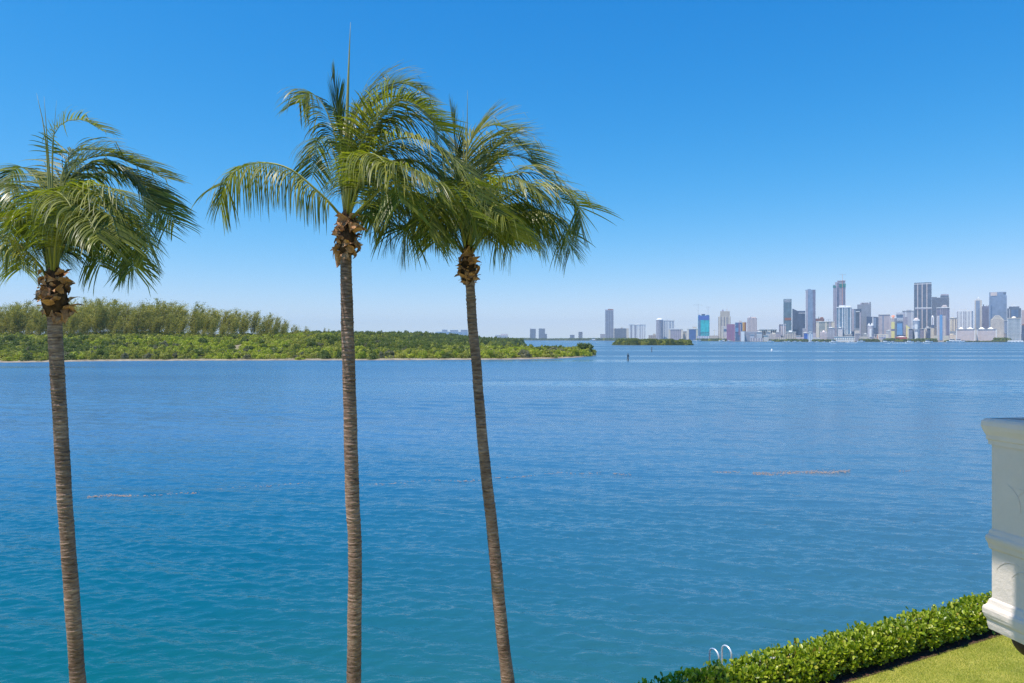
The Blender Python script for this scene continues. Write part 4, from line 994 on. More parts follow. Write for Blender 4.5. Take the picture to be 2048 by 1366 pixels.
e = empty('mooring_buoy', (p.x, p.y, 0), 0, 'small white buoy alone on the open water', 'buoy')
MB().frust(0, 0, -.2, .9, .8, .8, .8, .8, 12).frust(0, 0, .9, 2.1, .8, .8, .25, .25, 12).build('float', m_hull, e)
MB().tube([(0, 0, 2.05), (0, 0, 2.6)], .08, 6).build('ring_post', m_hull, e)

# floating weed line
cen = []
m_weed = mottled('floating sargassum', [(0.3, (0.22, 0.16, 0.13)), (0.7, (0.31, 0.24, 0.20))], 3, .8, .2)
for (a, b_, ya_, yb_, dens, wpx) in ((175, 262, 994, 992.5, 1.5, 2.2), (262, 400, 992, 985, .45, 1.6), (385, 450, 982, 979, 1.6, 2.6), (450, 620, 978, 966, .18, 1.2), (720, 900, 971, 960, .28, 1.5), (900, 970, 962, 960, .5, 1.6), (985, 1110, 956, 949, .5, 1.8), (1110, 1200, 948, 946, .35, 1.5),
                                     (1225, 1262, 948, 949, .9, 1.8), (1425, 1480, 945, 946, 1.0, 1.6), (1505, 1700, 946.5, 943, 2.8, 3.4), (1795, 1850, 941, 940, .5, 2)):
    for i in range(int((b_ - a) * dens * .8)):
        t = random.random(); px = a + (b_ - a) * t; py = ya_ + (yb_ - ya_) * t + random.gauss(0, .55) * wpx + 1.0 * math.sin(px * .021) + 1.2 * math.sin(px * .05)
        cen.append(on_water(px, py))
v, f = [], []
for c in cen:
    k = 7; r = random.uniform(.014, .042); n0_ = len(v); st = random.uniform(1.2, 3)
    for q in range(k):
        a = 6.283 * q / k; rr = r * random.uniform(.6, 1.3); v.append((c.x + rr * st * math.cos(a), c.y + rr * 1.1 * math.sin(a), .012))
    v.append((c.x, c.y, .035))
    f += [(n0_ + q, n0_ + (q + 1) % k, n0_ + k) for q in range(k)]
tag(link('floating_seaweed', np_mesh('floating_seaweed', v, f, m_weed)), 'thin broken reddish line of floating seaweed drifting across the bay', 'seaweed', kind='stuff')
# ------------------------------------------------------------------ coconut palms
LAWN_Z = 1.2
m_trunk = mat('coconut trunk', rough=0.9, spec=0.15)
N, L, b = nodes(m_trunk)
n1 = noise(N, L, 1.0, 6, 0.7, mapping={'scale': (5, 5, 26)}); r1 = ramp(N, [(0.30, (0.10, 0.062, 0.046)), (0.46, (0.31, 0.215, 0.172)), (0.62, (0.46, 0.345, 0.285)), (0.8, (0.72, 0.59, 0.52))])
L.new(n1.outputs[0], r1.inputs[0])
n2 = noise(N, L, 1.1, 3, 0.6, mapping={'scale': (1, 1, 0.6)}); r2 = ramp(N, [(0.35, (0.55, 0.52, 0.52)), (0.65, (1.25, 1.2, 1.16))]); L.new(n2.outputs[0], r2.inputs[0])
mx = N.new('ShaderNodeMix'); mx.data_type = 'RGBA'; mx.blend_type = 'MULTIPLY'; mx.inputs[0].default_value = 1
L.new(r1.outputs[0], mx.inputs[6]); L.new(r2.outputs[0], mx.inputs[7]); av = N.new('ShaderNodeAttribute'); av.attribute_name = 'scar'
r4 = ramp(N, [(0.0, (0.32, 0.28, 0.26)), (0.16, (0.80, 0.77, 0.75)), (0.8, (1.1, 1.05, 1.0)), (1.0, (1.55, 1.45, 1.38))]); L.new(av.outputs['Fac'], r4.inputs[0])
mx2 = N.new('ShaderNodeMix'); mx2.data_type = 'RGBA'; mx2.blend_type = 'MULTIPLY'; mx2.inputs[0].default_value = 1
L.new(mx.outputs[2], mx2.inputs[6]); L.new(r4.outputs[0], mx2.inputs[7]); L.new(mx2.outputs[2], b.inputs['Base Color'])
n3 = noise(N, L, 1.0, 5, 0.7, mapping={'scale': (18, 18, 60)}); bp = N.new('ShaderNodeBump'); bp.inputs['Distance'].default_value = 0.03; bp.inputs['Strength'].default_value = 0.6
L.new(n3.outputs[0], bp.inputs['Height']); L.new(bp.outputs[0], b.inputs['Normal'])

m_husk = mottled('dry leaf base', [(0.28, (0.16, 0.08, 0.04)), (0.42, (0.36, 0.18, 0.09)), (0.52, (0.60, 0.31, 0.15)), (0.62, (0.76, 0.49, 0.32)), (0.75, (0.72, 0.30, 0.07))], 5.0, 0.85, 0.2, 0.6, 60, 6, 0.01)
m_core = mottled('palm heart fibre', [(0.3, (0.035, 0.022, 0.014)), (0.7, (0.14, 0.08, 0.045))], 12, 0.95, 0.1, 0.8, 60, 5, 0.02)
m_leaf = leafmat('coconut leaflets', [(0, (0.050, 0.062, 0.010)), (0.35, (0.120, 0.135, 0.020)), (0.72, (0.25, 0.25, 0.036)), (0.93, (0.36, 0.33, 0.07)), (1, (0.42, 0.30, 0.12))], 0.42, 0.38, 0.30, 0.25)
m_leafy = leafmat('young coconut leaflets', [(0, (0.10, 0.12, 0.016)), (0.6, (0.21, 0.22, 0.03)), (1, (0.36, 0.31, 0.06))], 0.33, 0.5, 0.32, 0.2)
m_rach = mottled('leaf stalk', [(0.3, (0.17, 0.19, 0.035)), (0.55, (0.30, 0.30, 0.06)), (0.8, (0.36, 0.27, 0.09))], 3, 0.45, 0.4)
m_spear = mottled('unopened spear leaf', [(0.3, (0.26, 0.27, 0.07)), (0.7, (0.42, 0.36, 0.12))], 3, 0.5, 0.4)

def trunk_mesh(path, rad):
    """ringed trunk: uneven leaf scars cut round it"""
    n = 28; rows = 900
    P = catmull(path, rows); R = np.interp(np.linspace(0, 1, rows), np.linspace(0, 1, len(rad)), rad)
    z = P[:, 2]
    ang = np.linspace(0, 2 * np.pi, n, endpoint=False)
    # ring profile, uneven spacing, slightly tilted round the stem
    zs = []; t = z.min()
    while t < z.max() + .1: zs.append(t); t += random.uniform(.045, .115)
    zs = np.array(zs); amp = rng.uniform(.3, 1.2, len(zs)); tilt = rng.normal(0, .010, len(zs)); ph = rng.uniform(0, 6.28, len(zs))
    Z = z[:, None] + 0 * ang[None, :]
    k = np.clip(np.searchsorted(zs, Z) - 1, 0, len(zs) - 2)
    Zt = Z + tilt[k] * np.cos(ang[None, :] + ph[k]) + 0.006 * np.sin(3 * ang[None, :] + Z * 7)
    k = np.clip(np.searchsorted(zs, Zt) - 1, 0, len(zs) - 2)
    fr_ = (Zt - zs[k]) / (zs[k + 1] - zs[k])
    prof = np.where(fr_ < .8, fr_ ** 1.4, (1 - fr_) / .2 * 1.0)
    blot = 0.5 + 0.5 * np.sin(ang[None, :] * 2 + Z * 3.1 + ph[k])
    RR = R[:, None] * (1 + 0.020 * np.sin(Z * 5.3 + ang[None, :]) + 0.018 * np.sin(Z * 2.1 + 1)) + 0.019 * prof * amp[k] * (0.35 + 0.65 * blot) * (.45 + .75 * ((Z - Z.min()) / (Z.max() - Z.min()))) + rng.normal(0, .0016, Z.shape)
    v = np.stack([P[:, 0:1] + RR * np.cos(ang), P[:, 1:2] + RR * np.sin(ang), Z], -1).reshape(-1, 3)
    i = np.arange(rows - 1)[:, None] * n; j = np.arange(n)[None, :]
    f = np.stack([i + j, i + (j + 1) % n, i + n + (j + 1) % n, i + n + j], -1).reshape(-1, 4)
    me = np_mesh('trunk', v, f, m_trunk, True)
    at_ = me.attributes.new('scar', 'FLOAT', 'POINT'); at_.data.foreach_set('value', np.clip(.5 + (prof * (.4 + .6 * blot) - .35) * (.35 + .9 * ((Z - Z.min()) / (Z.max() - Z.min()))), 0, 1).astype(np.float32).ravel())
    return me

def husk_mesh(seed):
    """a torn dry leaf sheath, curled"""
    r = random.Random(seed); b = MB(); nu, nv_ = 7, 5; pts = []
    L_ = r.uniform(.22, .40); W_ = r.uniform(.07, .14); bend = r.uniform(.3, 1.3); cup = r.uniform(.25, .8)
    for i in range(nu):
        t = i / (nu - 1); w = W_ * (1 - t ** 2.2) * (.8 + .3 * math.sin(4 * t + seed)) + .004
        for j in range(nv_):
            s = j / (nv_ - 1) * 2 - 1
            x = s * w; y = L_ * t * math.sin(bend * t) * .75 + cup * w * (-s * s) + r.uniform(-.008, .008); zz = L_ * t * math.cos(bend * t)
            pts.append((x, y, zz + r.uniform(-.012, .012) * t))
    f = [(i * nv_ + j, i * nv_ + j + 1, (i + 1) * nv_ + j + 1, (i + 1) * nv_ + j) for i in range(nu - 1) for j in range(nv_ - 1)]
    b.add(pts, f)
    return b.mesh('leaf_husk', m_husk, False)
HUSK = [husk_mesh(k) for k in range(9)]

def frond(parent, origin, pts, d, wind, leaflen=1.05, nl=88, start=0.2, droop=1.0, matl=None, side_bias=0.0, young=0.0, spread=1.0, r0=0.030):
    """pts: (px, py, depth offset); the stalk as a smooth 3-D curve with two rows of leaflets"""
    P3 = [np.array(at(px, py, d + dy)) - origin for (px, py, dy) in pts]
    ns = 60; R = catmull(P3, ns)
    T = np.gradient(R, axis=0); T /= np.linalg.norm(T, axis=1)[:, None]
    axis0 = R[0].copy(); axis0[2] = 0
    st = MB(); rr = [r0 * (1 - .86 * (i / (ns - 1)) ** .8) for i in range(0, ns, 3)]
    st.tube(R[::3], rr, 7)
    o = st.build('frond', m_rach, parent, True)
    lv, lf = [], []
    seg = 6
    rd = random.Random(int(abs(pts[0][0] * 7 + pts[-1][0] * 13 + pts[-1][1])))
    clump = 0.0
    for side in (-1, 1):
        for q in range(nl):
            t = start + (1 - start) * ((q + rd.random() * .7) / nl) ** 0.93
            k = t * (ns - 1); i0 = min(int(k), ns - 2); w = k - i0
            p = R[i0] * (1 - w) + R[i0 + 1] * w; tg = T[i0] * (1 - w) + T[i0 + 1] * w; tg /= np.linalg.norm(tg)
            ref = np.array([0, 0, 1.0]) - 0.55 * (R[min(i0 + 6, ns - 1)] - R[0]) * np.array([1, 1, 0]) / max(0.4, np.linalg.norm(R[-1] - R[0]))
            ref = ref - tg * (ref @ tg)
            if np.linalg.norm(ref) < .05: ref = np.array([0.3, -1, 0])
            nrm = ref / np.linalg.norm(ref); sd = np.cross(tg, nrm)
            tt = (t - start) / (1 - start)
            Lf = leaflen * 1.13 * (0.55 + 0.45 * math.sin(min(tt / .35, 1) * math.pi / 2)) * (1 - 0.42 * max(0, (tt - .5) / .5) ** 1.5) * rd.uniform(.82, 1.1)
            fwd = 0.30 + 0.55 * tt ** 1.5 + 1.3 * young
            dirv = sd * side * spread + tg * fwd + nrm * (max(0.0, 0.55 - 0.30 * droop) * (1 - young) + 0.05) + np.array([rd.gauss(0, .07), rd.gauss(0, .07), rd.gauss(0, .07)])
            dirv /= np.linalg.norm(dirv)
            g = np.array([0, 0, -1.0]) * droop * rd.uniform(.75, 1.25) + np.array(wind) * rd.uniform(.7, 1.3)
            kink = rd.random() < .10; kk = rd.uniform(.35, .7)
            wd0 = 0.0135 * rd.uniform(.8, 1.15); n0_ = len(lv)
            pp = p.copy(); dd = dirv.copy()
            for s in range(seg + 1):
                u = s / seg
                wd = wd0 * min(1, .45 + u * 3) * (1 - u ** 2.2) ** .8 + .0012
                ww = np.cross(dd, np.cross(tg, dd)); wn = np.linalg.norm(ww)
                ww = tg - dd * (tg @ dd); wn = np.linalg.norm(ww); ww = ww / wn if wn > .05 else nrm
                tw = nrm * .35 * side; ww = ww + tw - dd * (tw @ dd); ww /= np.linalg.norm(ww)
                lv.append(pp - ww * wd); lv.append(pp + ww * wd)
                dd = dd + g * (0.13 + .15 * u) * (1 - .75 * max(0.0, -tg[2])) * (1 - .7 * young)
                if kink and u >= kk: dd = dd + np.array([0, 0, -1.6]); kink = False
                dd /= np.linalg.norm(dd)
                pp = pp + dd * Lf / seg
            for s in range(seg):
                a = n0_ + 2 * s; lf.append((a, a + 1, a + 3, a + 2))
    me = np_mesh('leaflets', np.array(lv), np.array(lf), matl or m_leaf)
    lo = link('leaflets', me, o); lo['kind'] = 'stuff'
    return o

def palm(label, d, path, fronds, boot, rad, wind, spear=None, seed=1):
    """path: (px, py) of the trunk centre, top first"""
    pts = [np.array(at(px, py, d)) for px, py in path]
    # carry the trunk on to the lawn
    v = pts[-1] - pts[-2]; k = (LAWN_Z - .1 - pts[-1][2]) / v[2]; pts.append(pts[-1] + v * k)
    base = pts[-1].copy(); base[2] = LAWN_Z
    e = empty('coconut_palm', Vector(base), 0, label, 'palm tree')
    loc = [p - base for p in reversed(pts)]; rad = [r * .95 for r in rad]
    link('trunk', trunk_mesh(np.array(loc), rad), e)
    bx0, bx1, by0, by1 = boot
    cx = (bx0 + bx1) / 2; c0 = np.array(at(cx, by1, d)) - base; c1 = np.array(at(cx, by0, d)) - base
    rb = (bx1 - bx0) / 2 / F * d * .80
    # fibrous heart
    m = MB(); ns = 14; axis = [Vector(c0 * (1 - t) + c1 * t) for t in np.linspace(-.02, 1.25, ns)]
    rr = [rb * x for x in (.5, .60, .70, .78, .82, .80, .74, .66, .60, .54, .50, .44, .34, .16)]
    m.tube(axis, rr, 14); m.build('fibre_heart', m_core, e, True)
    rs = random.Random(seed)
    for i in range(90):
        t = (i / 90) ** 1.05; a = rs.uniform(0, 6.283); t = min(1.0, max(0, t + rs.uniform(-.06, .06))); c = Vector(c0 * (1 - t) + c1 * t)
        r = rb * (.50 + .36 * math.sin(min(1, t * 1.5) * math.pi * .8)) * (1 if t < .75 else .8)
        h = link('leaf_husk', HUSK[rs.randrange(9)], e)
        out = Vector((math.cos(a), math.sin(a), 0)); h.location = c + out * r
        up = rs.random() < .55
        tilt = rs.uniform(.12, .85) if up else rs.uniform(2.0, 2.95)
        # local z (sheath length) leans outwards by the tilt, local y faces out
        z_ = (Vector((0, 0, 1)) * math.cos(tilt) + out * math.sin(tilt)); y_ = (out * math.cos(tilt) - Vector((0, 0, 1)) * math.sin(tilt)); x_ = y_.cross(z_)
        M_ = Matrix((x_, y_, z_)).transposed(); M_ = M_ @ Matrix.Rotation(rs.gauss(0, .75), 3, 'Y') @ Matrix.Rotation(rs.gauss(0, .3), 3, 'Z')
        h.rotation_euler = M_.to_euler(); s = rb / .22 * rs.choice([.3, .4, .5, .6, .8]) * rs.uniform(.8, 1.15); h.scale = (s, s, s)
    for fd in fronds:
        fd = dict(fd); p_ = fd.pop('p'); wnd = fd.pop('wind', wind)
        frond(e, base, p_, d, wnd, **fd)
    for sp in (spear or ()):
        pp = [np.array(at(px, py, d)) - base for px, py in sp[0]]
        R = catmull(pp, 14); st = MB(); st.tube(R, [sp[1] * max(.03, (1 - i / 13) ** .8) for i in range(14)], 7); st.build('spear_leaf', m_spear, e, True)
    return e

def fill(cx, cy, n, seed, right=1.0):
    """further fronds round the back and front of the crown, drooping and swept by the wind"""
    r = random.Random(seed); out = []
    for i in range(n):
        s = (-.6, .35, .8, 1.0, -.25, .6, 1.1, .15)[i % 8] * right + r.uniform(-.1, .1); dep = r.uniform(.8, 2.0) * 1
        up = r.uniform(60, 120); re = 150 * s
        out.append(dict(p=[(cx, cy, 0), (cx + re * .22, cy - up * .70, dep * .3), (cx + re * .55 + 6, cy - up, dep * .65), (cx + re * .90 + 14, cy - up * .75, dep * .95), (cx + re * 1.12 + 22, cy - up * .15, dep * 1.15)],
                        leaflen=r.uniform(1.05, 1.3), droop=1.7, start=.18))
    return out

WIND = (0.38, 0.05, 0.0)
Y = dict(matl=m_leafy)
# --- leftmost palm
palm('leftmost coconut palm, trunk leaning slightly, low crown blown to the right', 15.0,
     [(106, 560), (108, 600), (112, 700), (118, 800), (124, 900), (129.5, 1000), (143, 1183), (156, 1366)],
     [dict(p=[(105, 545, 0), (105, 420, 0), (104, 330, 0), (108, 270, 0), (130, 244, .1), (166, 240, .2), (205, 262, .2)], leaflen=.62, start=.60, nl=40, droop=0.45, r0=.022, **Y),
      dict(p=[(112, 540, 0), (118, 440, .2), (124, 350, .3), (150, 304, .5), (200, 300, .8), (262, 318, 1.0), (325, 356, 1.1)], leaflen=1.0, start=.28, droop=0.60),
      dict(p=[(112, 540, 0), (122, 440, .4), (140, 360, .7), (195, 322, 1.1), (262, 345, 1.3), (310, 390, 1.4), (336, 450, 1.5)], leaflen=1.05, start=.25, droop=1.27),
      dict(p=[(110, 545, 0), (120, 430, -.3), (150, 378, -.6), (205, 392, -.9), (246, 440, -1.0), (264, 500, -1.1), (268, 540, -1.1)], leaflen=1.0, start=.18, droop=1.50),
      dict(p=[(106, 556, 0), (96, 470, -.5), (96, 410, -.9), (112, 384, -1.3), (140, 410, -1.7), (156, 470, -1.9)], leaflen=1.1, start=.25, droop=1.65, wind=(.55, 0, 0), r0=.034),
      dict(p=[(92, 552, 0), (74, 524, -.1), (38, 490, -.2), (0, 468, -.2), (-45, 470, -.2), (-85, 505, -.2)], leaflen=.95, start=.12, droop=1.80, wind=(.25, 0, 0)),
      dict(p=[(102, 540, 0), (84, 440, .2), (60, 385, .3), (34, 368, .4), (12, 392, .4), (6, 440, .4)], leaflen=.85, start=.35, droop=1.65, wind=(.3, 0, 0), **Y),
      dict(p=[(100, 545, 0), (84, 460, -.2), (60, 420, -.3), (34, 428, -.4), (18, 470, -.4), (12, 510, -.4)], leaflen=.9, start=.3, droop=1.65, wind=(.3, 0, 0)),
      dict(p=[(102, 540, 0), (88, 400, .6), (66, 350, .9), (36, 335, 1.1), (10, 372, 1.2)], leaflen=.8, start=.4, droop=1.20, wind=(.1, 0, 0)),
      dict(p=[(112, 548, 0), (132, 470, .3), (180, 420, .6), (232, 450, .8), (256, 500, .9), (262, 550, .9)], leaflen=.95, start=.2, droop=1.58),
      dict(p=[(110, 548, 0), (128, 440, -.4), (165, 400, -.9), (215, 420, -1.4), (240, 480, -1.7)], leaflen=1.05, start=.2, droop=1.50),
      dict(p=[(110, 548, 0), (126, 450, .8), (170, 355, 1.2), (250, 352, 1.6), (308, 392, 1.8), (350, 446, 1.9)], leaflen=1.0, start=.3, droop=1.20),
      dict(p=[(104, 552, 0), (100, 470, .5), (120, 400, 1.0), (170, 372, 1.5), (225, 400, 1.8), (262, 452, 2.0)], leaflen=1.0, start=.25, droop=1.50),
      dict(p=[(108, 552, 0), (112, 480, -.6), (130, 430, -1.2), (168, 428, -1.8), (200, 480, -2.2)], leaflen=1.0, start=.2, droop=1.65),
      dict(p=[(98, 552, 0), (80, 480, .6), (50, 440, 1.2), (22, 452, 1.6), (5, 500, 1.8)], leaflen=.9, start=.25, droop=1.65, wind=(.3, 0, 0))]
     + [dict(p=[(112, 540, 0), (119, 430, .1), (130, 365, .2), (165, 322, .4), (222, 312, .6), (282, 336, .8)], leaflen=.85, start=.3, droop=.35, young=.25, wind=(.5, 0, 0), **Y),
        dict(p=[(112, 545, 0), (128, 420, .2), (160, 345, .5), (215, 330, .8), (275, 368, 1.0), (318, 425, 1.1)], leaflen=1.0, start=.25, droop=.9),
        dict(p=[(112, 545, 0), (130, 450, -.3), (175, 375, -.5), (240, 385, -.7), (285, 440, -.8), (300, 500, -.9)], leaflen=1.0, start=.2, droop=1.2)]
     + fill(108, 548, 3, 2),
     (74, 144, 548, 632), [.27, .19, .155, .15, .15, .148, .146, .145, .145, .142, .138], WIND,
     [([(104, 540), (99, 400), (90, 270), (73, 186)], .040), ([(105, 540), (102, 400), (95, 290), (88, 192)], .034), ([(106, 540), (104, 420), (106, 300), (113, 200)], .028)], 3)
# --- middle palm
palm('tallest coconut palm in the middle with a long upright spear leaf', 14.6,
     [(692, 460), (692, 523), (693.5, 600), (696, 690), (699.5, 800), (702, 900), (705, 1000), (710, 1100), (709.5, 1200), (708.5, 1290), (708, 1366)],
     [dict(p=[(684, 440, 0), (672, 420, -.1), (637, 384, -.2), (580, 338, -.2), (522, 325, -.1), (478, 338, 0), (450, 368, 0), (440, 410, 0)], leaflen=1.12, start=.13, nl=96, droop=3.30, wind=(.12, 0, 0), r0=.034),
      dict(p=[(690, 425, 0), (680, 320, .1), (662, 245, .2), (640, 200, .3), (616, 186, .4), (598, 206, .5)], leaflen=.95, start=.42, nl=70, droop=1.42, wind=(.05, 0, 0)),
      dict(p=[(692, 425, 0), (686, 340, -.1), (680, 270, -.1), (673, 205, 0), (668, 165, 0)], leaflen=.72, start=.35, nl=70, droop=0.10, young=.9, spread=.45, wind=(0, 0, 0), matl=m_leafy),
      dict(p=[(693, 425, 0), (694, 330, -.2), (702, 262, -.2), (722, 214, -.1), (756, 180, 0), (800, 165, 0), (838, 180, 0)], leaflen=.95, start=.30, nl=92, droop=0.55, young=.2, wind=(.6, .1, 0)),
      dict(p=[(696, 428, 0), (714, 330, .3), (746, 262, .5), (795, 232, .7), (850, 246, .9), (892, 288, 1.0)], leaflen=1.05, start=.25, droop=1.20),
      dict(p=[(697, 430, 0), (728, 340, -.2), (770, 288, -.4), (825, 275, -.6), (880, 300, -.8), (930, 348, -1.0), (968, 420, -1.1)], leaflen=1.15, start=.22, nl=92, droop=1.20),
      dict(p=[(700, 440, 0), (726, 412, -.4), (765, 378, -.8), (815, 360, -1.2), (872, 366, -1.5), (925, 405, -1.6), (958, 452, -1.7)], leaflen=1.1, start=.16, nl=92, droop=1.50),
      dict(p=[(700, 442, 0), (738, 412, .3), (790, 388, .6), (842, 392, .9), (882, 430, 1.1), (900, 474, 1.2)], leaflen=.95, start=.2, droop=1.72),
      dict(p=[(703, 446, 0), (728, 428, .2), (758, 424, .5), (778, 450, .7), (780, 490, .8)], leaflen=.8, start=.2, nl=60, droop=1.95, wind=(.0, 0, 0)),
      dict(p=[(694, 436, 0), (702, 360, -.6), (720, 314, -1.1), (752, 310, -1.6), (786, 350, -2.0), (800, 405, -2.2)], leaflen=1.1, start=.25, droop=1.65, wind=(.5, 0, 0)),
      dict(p=[(690, 430, 0), (678, 350, .5), (662, 290, .9), (645, 275, 1.2), (630, 300, 1.4), (624, 350, 1.5)], leaflen=.9, start=.35, nl=66, droop=1.95, wind=(.15, 0, 0)),
      dict(p=[(697, 430, 0), (722, 330, .7), (770, 222, 1.0), (825, 212, 1.3), (868, 246, 1.5)], leaflen=1.0, start=.3, droop=0.70),
      dict(p=[(698, 434, 0), (730, 360, .9), (790, 320, 1.5), (850, 332, 1.9), (905, 384, 2.1)], leaflen=1.05, start=.22, droop=1.35),
      dict(p=[(697, 434, 0), (724, 356, -.9), (776, 330, -1.5), (838, 344, -2.0), (884, 396, -2.3)], leaflen=1.05, start=.22, droop=1.42),
      dict(p=[(696, 430, 0), (718, 300, -.2), (752, 236, -.4), (800, 200, -.5), (850, 222, -.6), (878, 262, -.6)], leaflen=1.0, start=.3, droop=0.75)]
     + [dict(p=[(696, 425, 0), (704, 320, .2), (722, 245, .4), (760, 200, .6), (810, 195, .8), (858, 225, 1.0)], leaflen=.95, start=.28, droop=.5, young=.2, wind=(.5, 0, 0)),
        dict(p=[(698, 430, 0), (725, 345, .2), (768, 300, .4), (822, 300, .5), (872, 335, .6), (905, 395, .7)], leaflen=1.05, start=.2, droop=1.1)]
     + fill(697, 436, 2, 4)[1:],
     (662, 724, 436, 508), [.26, .19, .158, .150, .146, .146, .148, .145, .142, .138, .130, .122, .118], WIND,
     [([(692, 423), (693, 300), (696, 180), (701, 44)], .062), ([(699, 330), (704, 270), (704, 200)], .03)], 5)
# --- third palm
palm('third coconut palm from the left, thin trunk leaning over, wide crown', 15.9,
     [(937, 530), (940.5, 572), (943, 620), (946, 660), (954, 740), (957, 785), (967, 900), (978, 1000), (989, 1100), (1000.5, 1230), (1016, 1366)],
     [dict(p=[(934, 492, 0), (927, 400, 0), (930, 320, .1), (950, 270, .2), (985, 250, .3), (1030, 262, .4)], leaflen=1.05, start=.30, nl=92, droop=0.35, young=.3, wind=(.45, 0, 0)),
      dict(p=[(936, 492, 0), (945, 400, .3), (968, 340, .5), (1010, 312, .7), (1052, 318, .9), (1084, 350, 1.0)], leaflen=1.1, start=.25, droop=0.55),
      dict(p=[(940, 494, 0), (974, 428, -.3), (1020, 392, -.5), (1072, 372, -.6), (1120, 380, -.7), (1155, 410, -.7), (1163, 450, -.7)], leaflen=1.15, start=.2, nl=92, droop=1.35, wind=(.5, 0, 0)),
      dict(p=[(942, 498, 0), (985, 452, .2), (1040, 425, .3), (1090, 426, .4), (1126, 456, .5), (1142, 500, .5)], leaflen=1.1, start=.18, nl=92, droop=1.58, wind=(.35, 0, 0)),
      dict(p=[(946, 504, 0), (962, 480, -.2), (995, 452, -.5), (1035, 446, -.8), (1068, 480, -1.0)], leaflen=1.0, start=.2, droop=1.65),
      dict(p=[(926, 506, 0), (902, 472, -.1), (868, 442, -.2), (836, 434, -.2), (814, 460, -.3), (808, 502, -.3)], leaflen=1.0, start=.15, nl=92, droop=1.88, wind=(.2, 0, 0)),
      dict(p=[(926, 500, 0), (898, 448, .4), (852, 396, .8), (804, 380, 1.1), (762, 402, 1.3), (738, 446, 1.4)], leaflen=1.1, start=.2, nl=92, droop=1.80, wind=(.1, 0, 0)),
      dict(p=[(932, 494, 0), (922, 430, -.4), (930, 380, -.9), (950, 368, -1.4), (972, 400, -1.8), (985, 450, -2.0)], leaflen=1.1, start=.25, droop=1.50, matl=m_leafy),
      dict(p=[(932, 494, 0), (918, 400, .1), (912, 320, .2), (908, 265, .2), (904, 232, .2)], leaflen=.75, start=.4, nl=56, droop=0.10, young=.85, spread=.5, wind=(.1, 0, 0)),
      dict(p=[(938, 494, 0), (955, 420, -.4), (990, 370, -.8), (1035, 358, -1.2), (1074, 386, -1.5)], leaflen=1.1, start=.22, droop=1.35),
      dict(p=[(936, 492, 0), (940, 400, .6), (955, 310, .9), (990, 270, 1.2), (1040, 290, 1.5), (1072, 330, 1.7)], leaflen=1.0, start=.3, droop=0.70),
      dict(p=[(938, 496, 0), (964, 440, .6), (1010, 412, 1.2), (1060, 428, 1.6), (1098, 470, 1.9)], leaflen=1.0, start=.2, droop=1.50),
      dict(p=[(930, 498, 0), (914, 440, .6), (880, 392, 1.2), (846, 388, 1.6), (820, 420, 1.9)], leaflen=1.0, start=.2, droop=1.72, wind=(.3, 0, 0)),
      dict(p=[(932, 498, 0), (915, 430, -.6), (890, 400, -1.2), (868, 420, -1.6), (858, 470, -1.8)], leaflen=1.0, start=.25, droop=1.72, wind=(.3, 0, 0)),
      dict(p=[(936, 494, 0), (948, 420, -.8), (975, 400, -1.5), (1008, 430, -2.0), (1030, 480, -2.2)], leaflen=1.05, start=.22, droop=1.58)]
     + [dict(p=[(936, 492, 0), (944, 400, .2), (965, 330, .4), (1000, 290, .6), (1045, 290, .8), (1078, 325, 1.0)], leaflen=1.0, start=.28, droop=.45, young=.15, wind=(.4, 0, 0)),
        dict(p=[(938, 494, 0), (960, 420, .1), (1000, 368, .2), (1050, 345, .3), (1095, 360, .4), (1125, 405, .5)], leaflen=1.05, start=.22, droop=.9)]
     + fill(938, 500, 4, 6),
     (912, 960, 500, 568), [.24, .17, .150, .146, .142, .136, .128, .122, .118, .114, .108, .104], WIND,
     [([(935, 480), (934, 330), (935, 180)], .034), ([(934, 480), (928, 330), (926, 220)], .025)], 8)
# ------------------------------------------------------------------ garden by the sea wall
HP = np.array([8.782, 18.438]); HU = np.array([0.9010, 0.4337]); HN = np.array([-0.4337, 0.9010])   # hedge line, along, outward to the water
def gp(t, off): q = HP + HU * t + HN * off; return (float(q[0]), float(q[1]))

m_lawn = mat('mown lawn', rough=0.95, spec=0.1); N, L, b = nodes(m_lawn)
n1 = noise(N, L, 0.9, 5, .6); n2 = noise(N, L, 30, 3, .7)
r1 = ramp(N, [(0.3, (0.23, 0.25, 0.04)), (0.5, (0.34, 0.34, 0.06)), (0.7, (0.46, 0.42, 0.10))]); L.new(n1.outputs[0], r1.inputs[0])
r2 = ramp(N, [(0.3, (0.55, 0.55, 0.5)), (0.7, (1.25, 1.2, 1.2))]); L.new(n2.outputs[0], r2.inputs[0])
mx = N.new('ShaderNodeMix'); mx.data_type = 'RGBA'; mx.blend_type = 'MULTIPLY'; mx.inputs[0].default_value = 1
L.new(r1.outputs[0], mx.inputs[6]); L.new(r2.outputs[0], mx.inputs[7]); L.new(mx.outputs[2], b.inputs['Base Color'])
a0 = gp(-6.6, 1.30); a1 = gp(45, 1.30)
lawn = [(-60, 17.0), (-60, -40), (70, -40), (70, a1[1]), a1, a0, (a0[0] - 1.4, 17.0)]
tag(MB().prism(list(reversed(lawn)), 0.2, LAWN_Z).build('lawn', m_lawn), kind='structure')
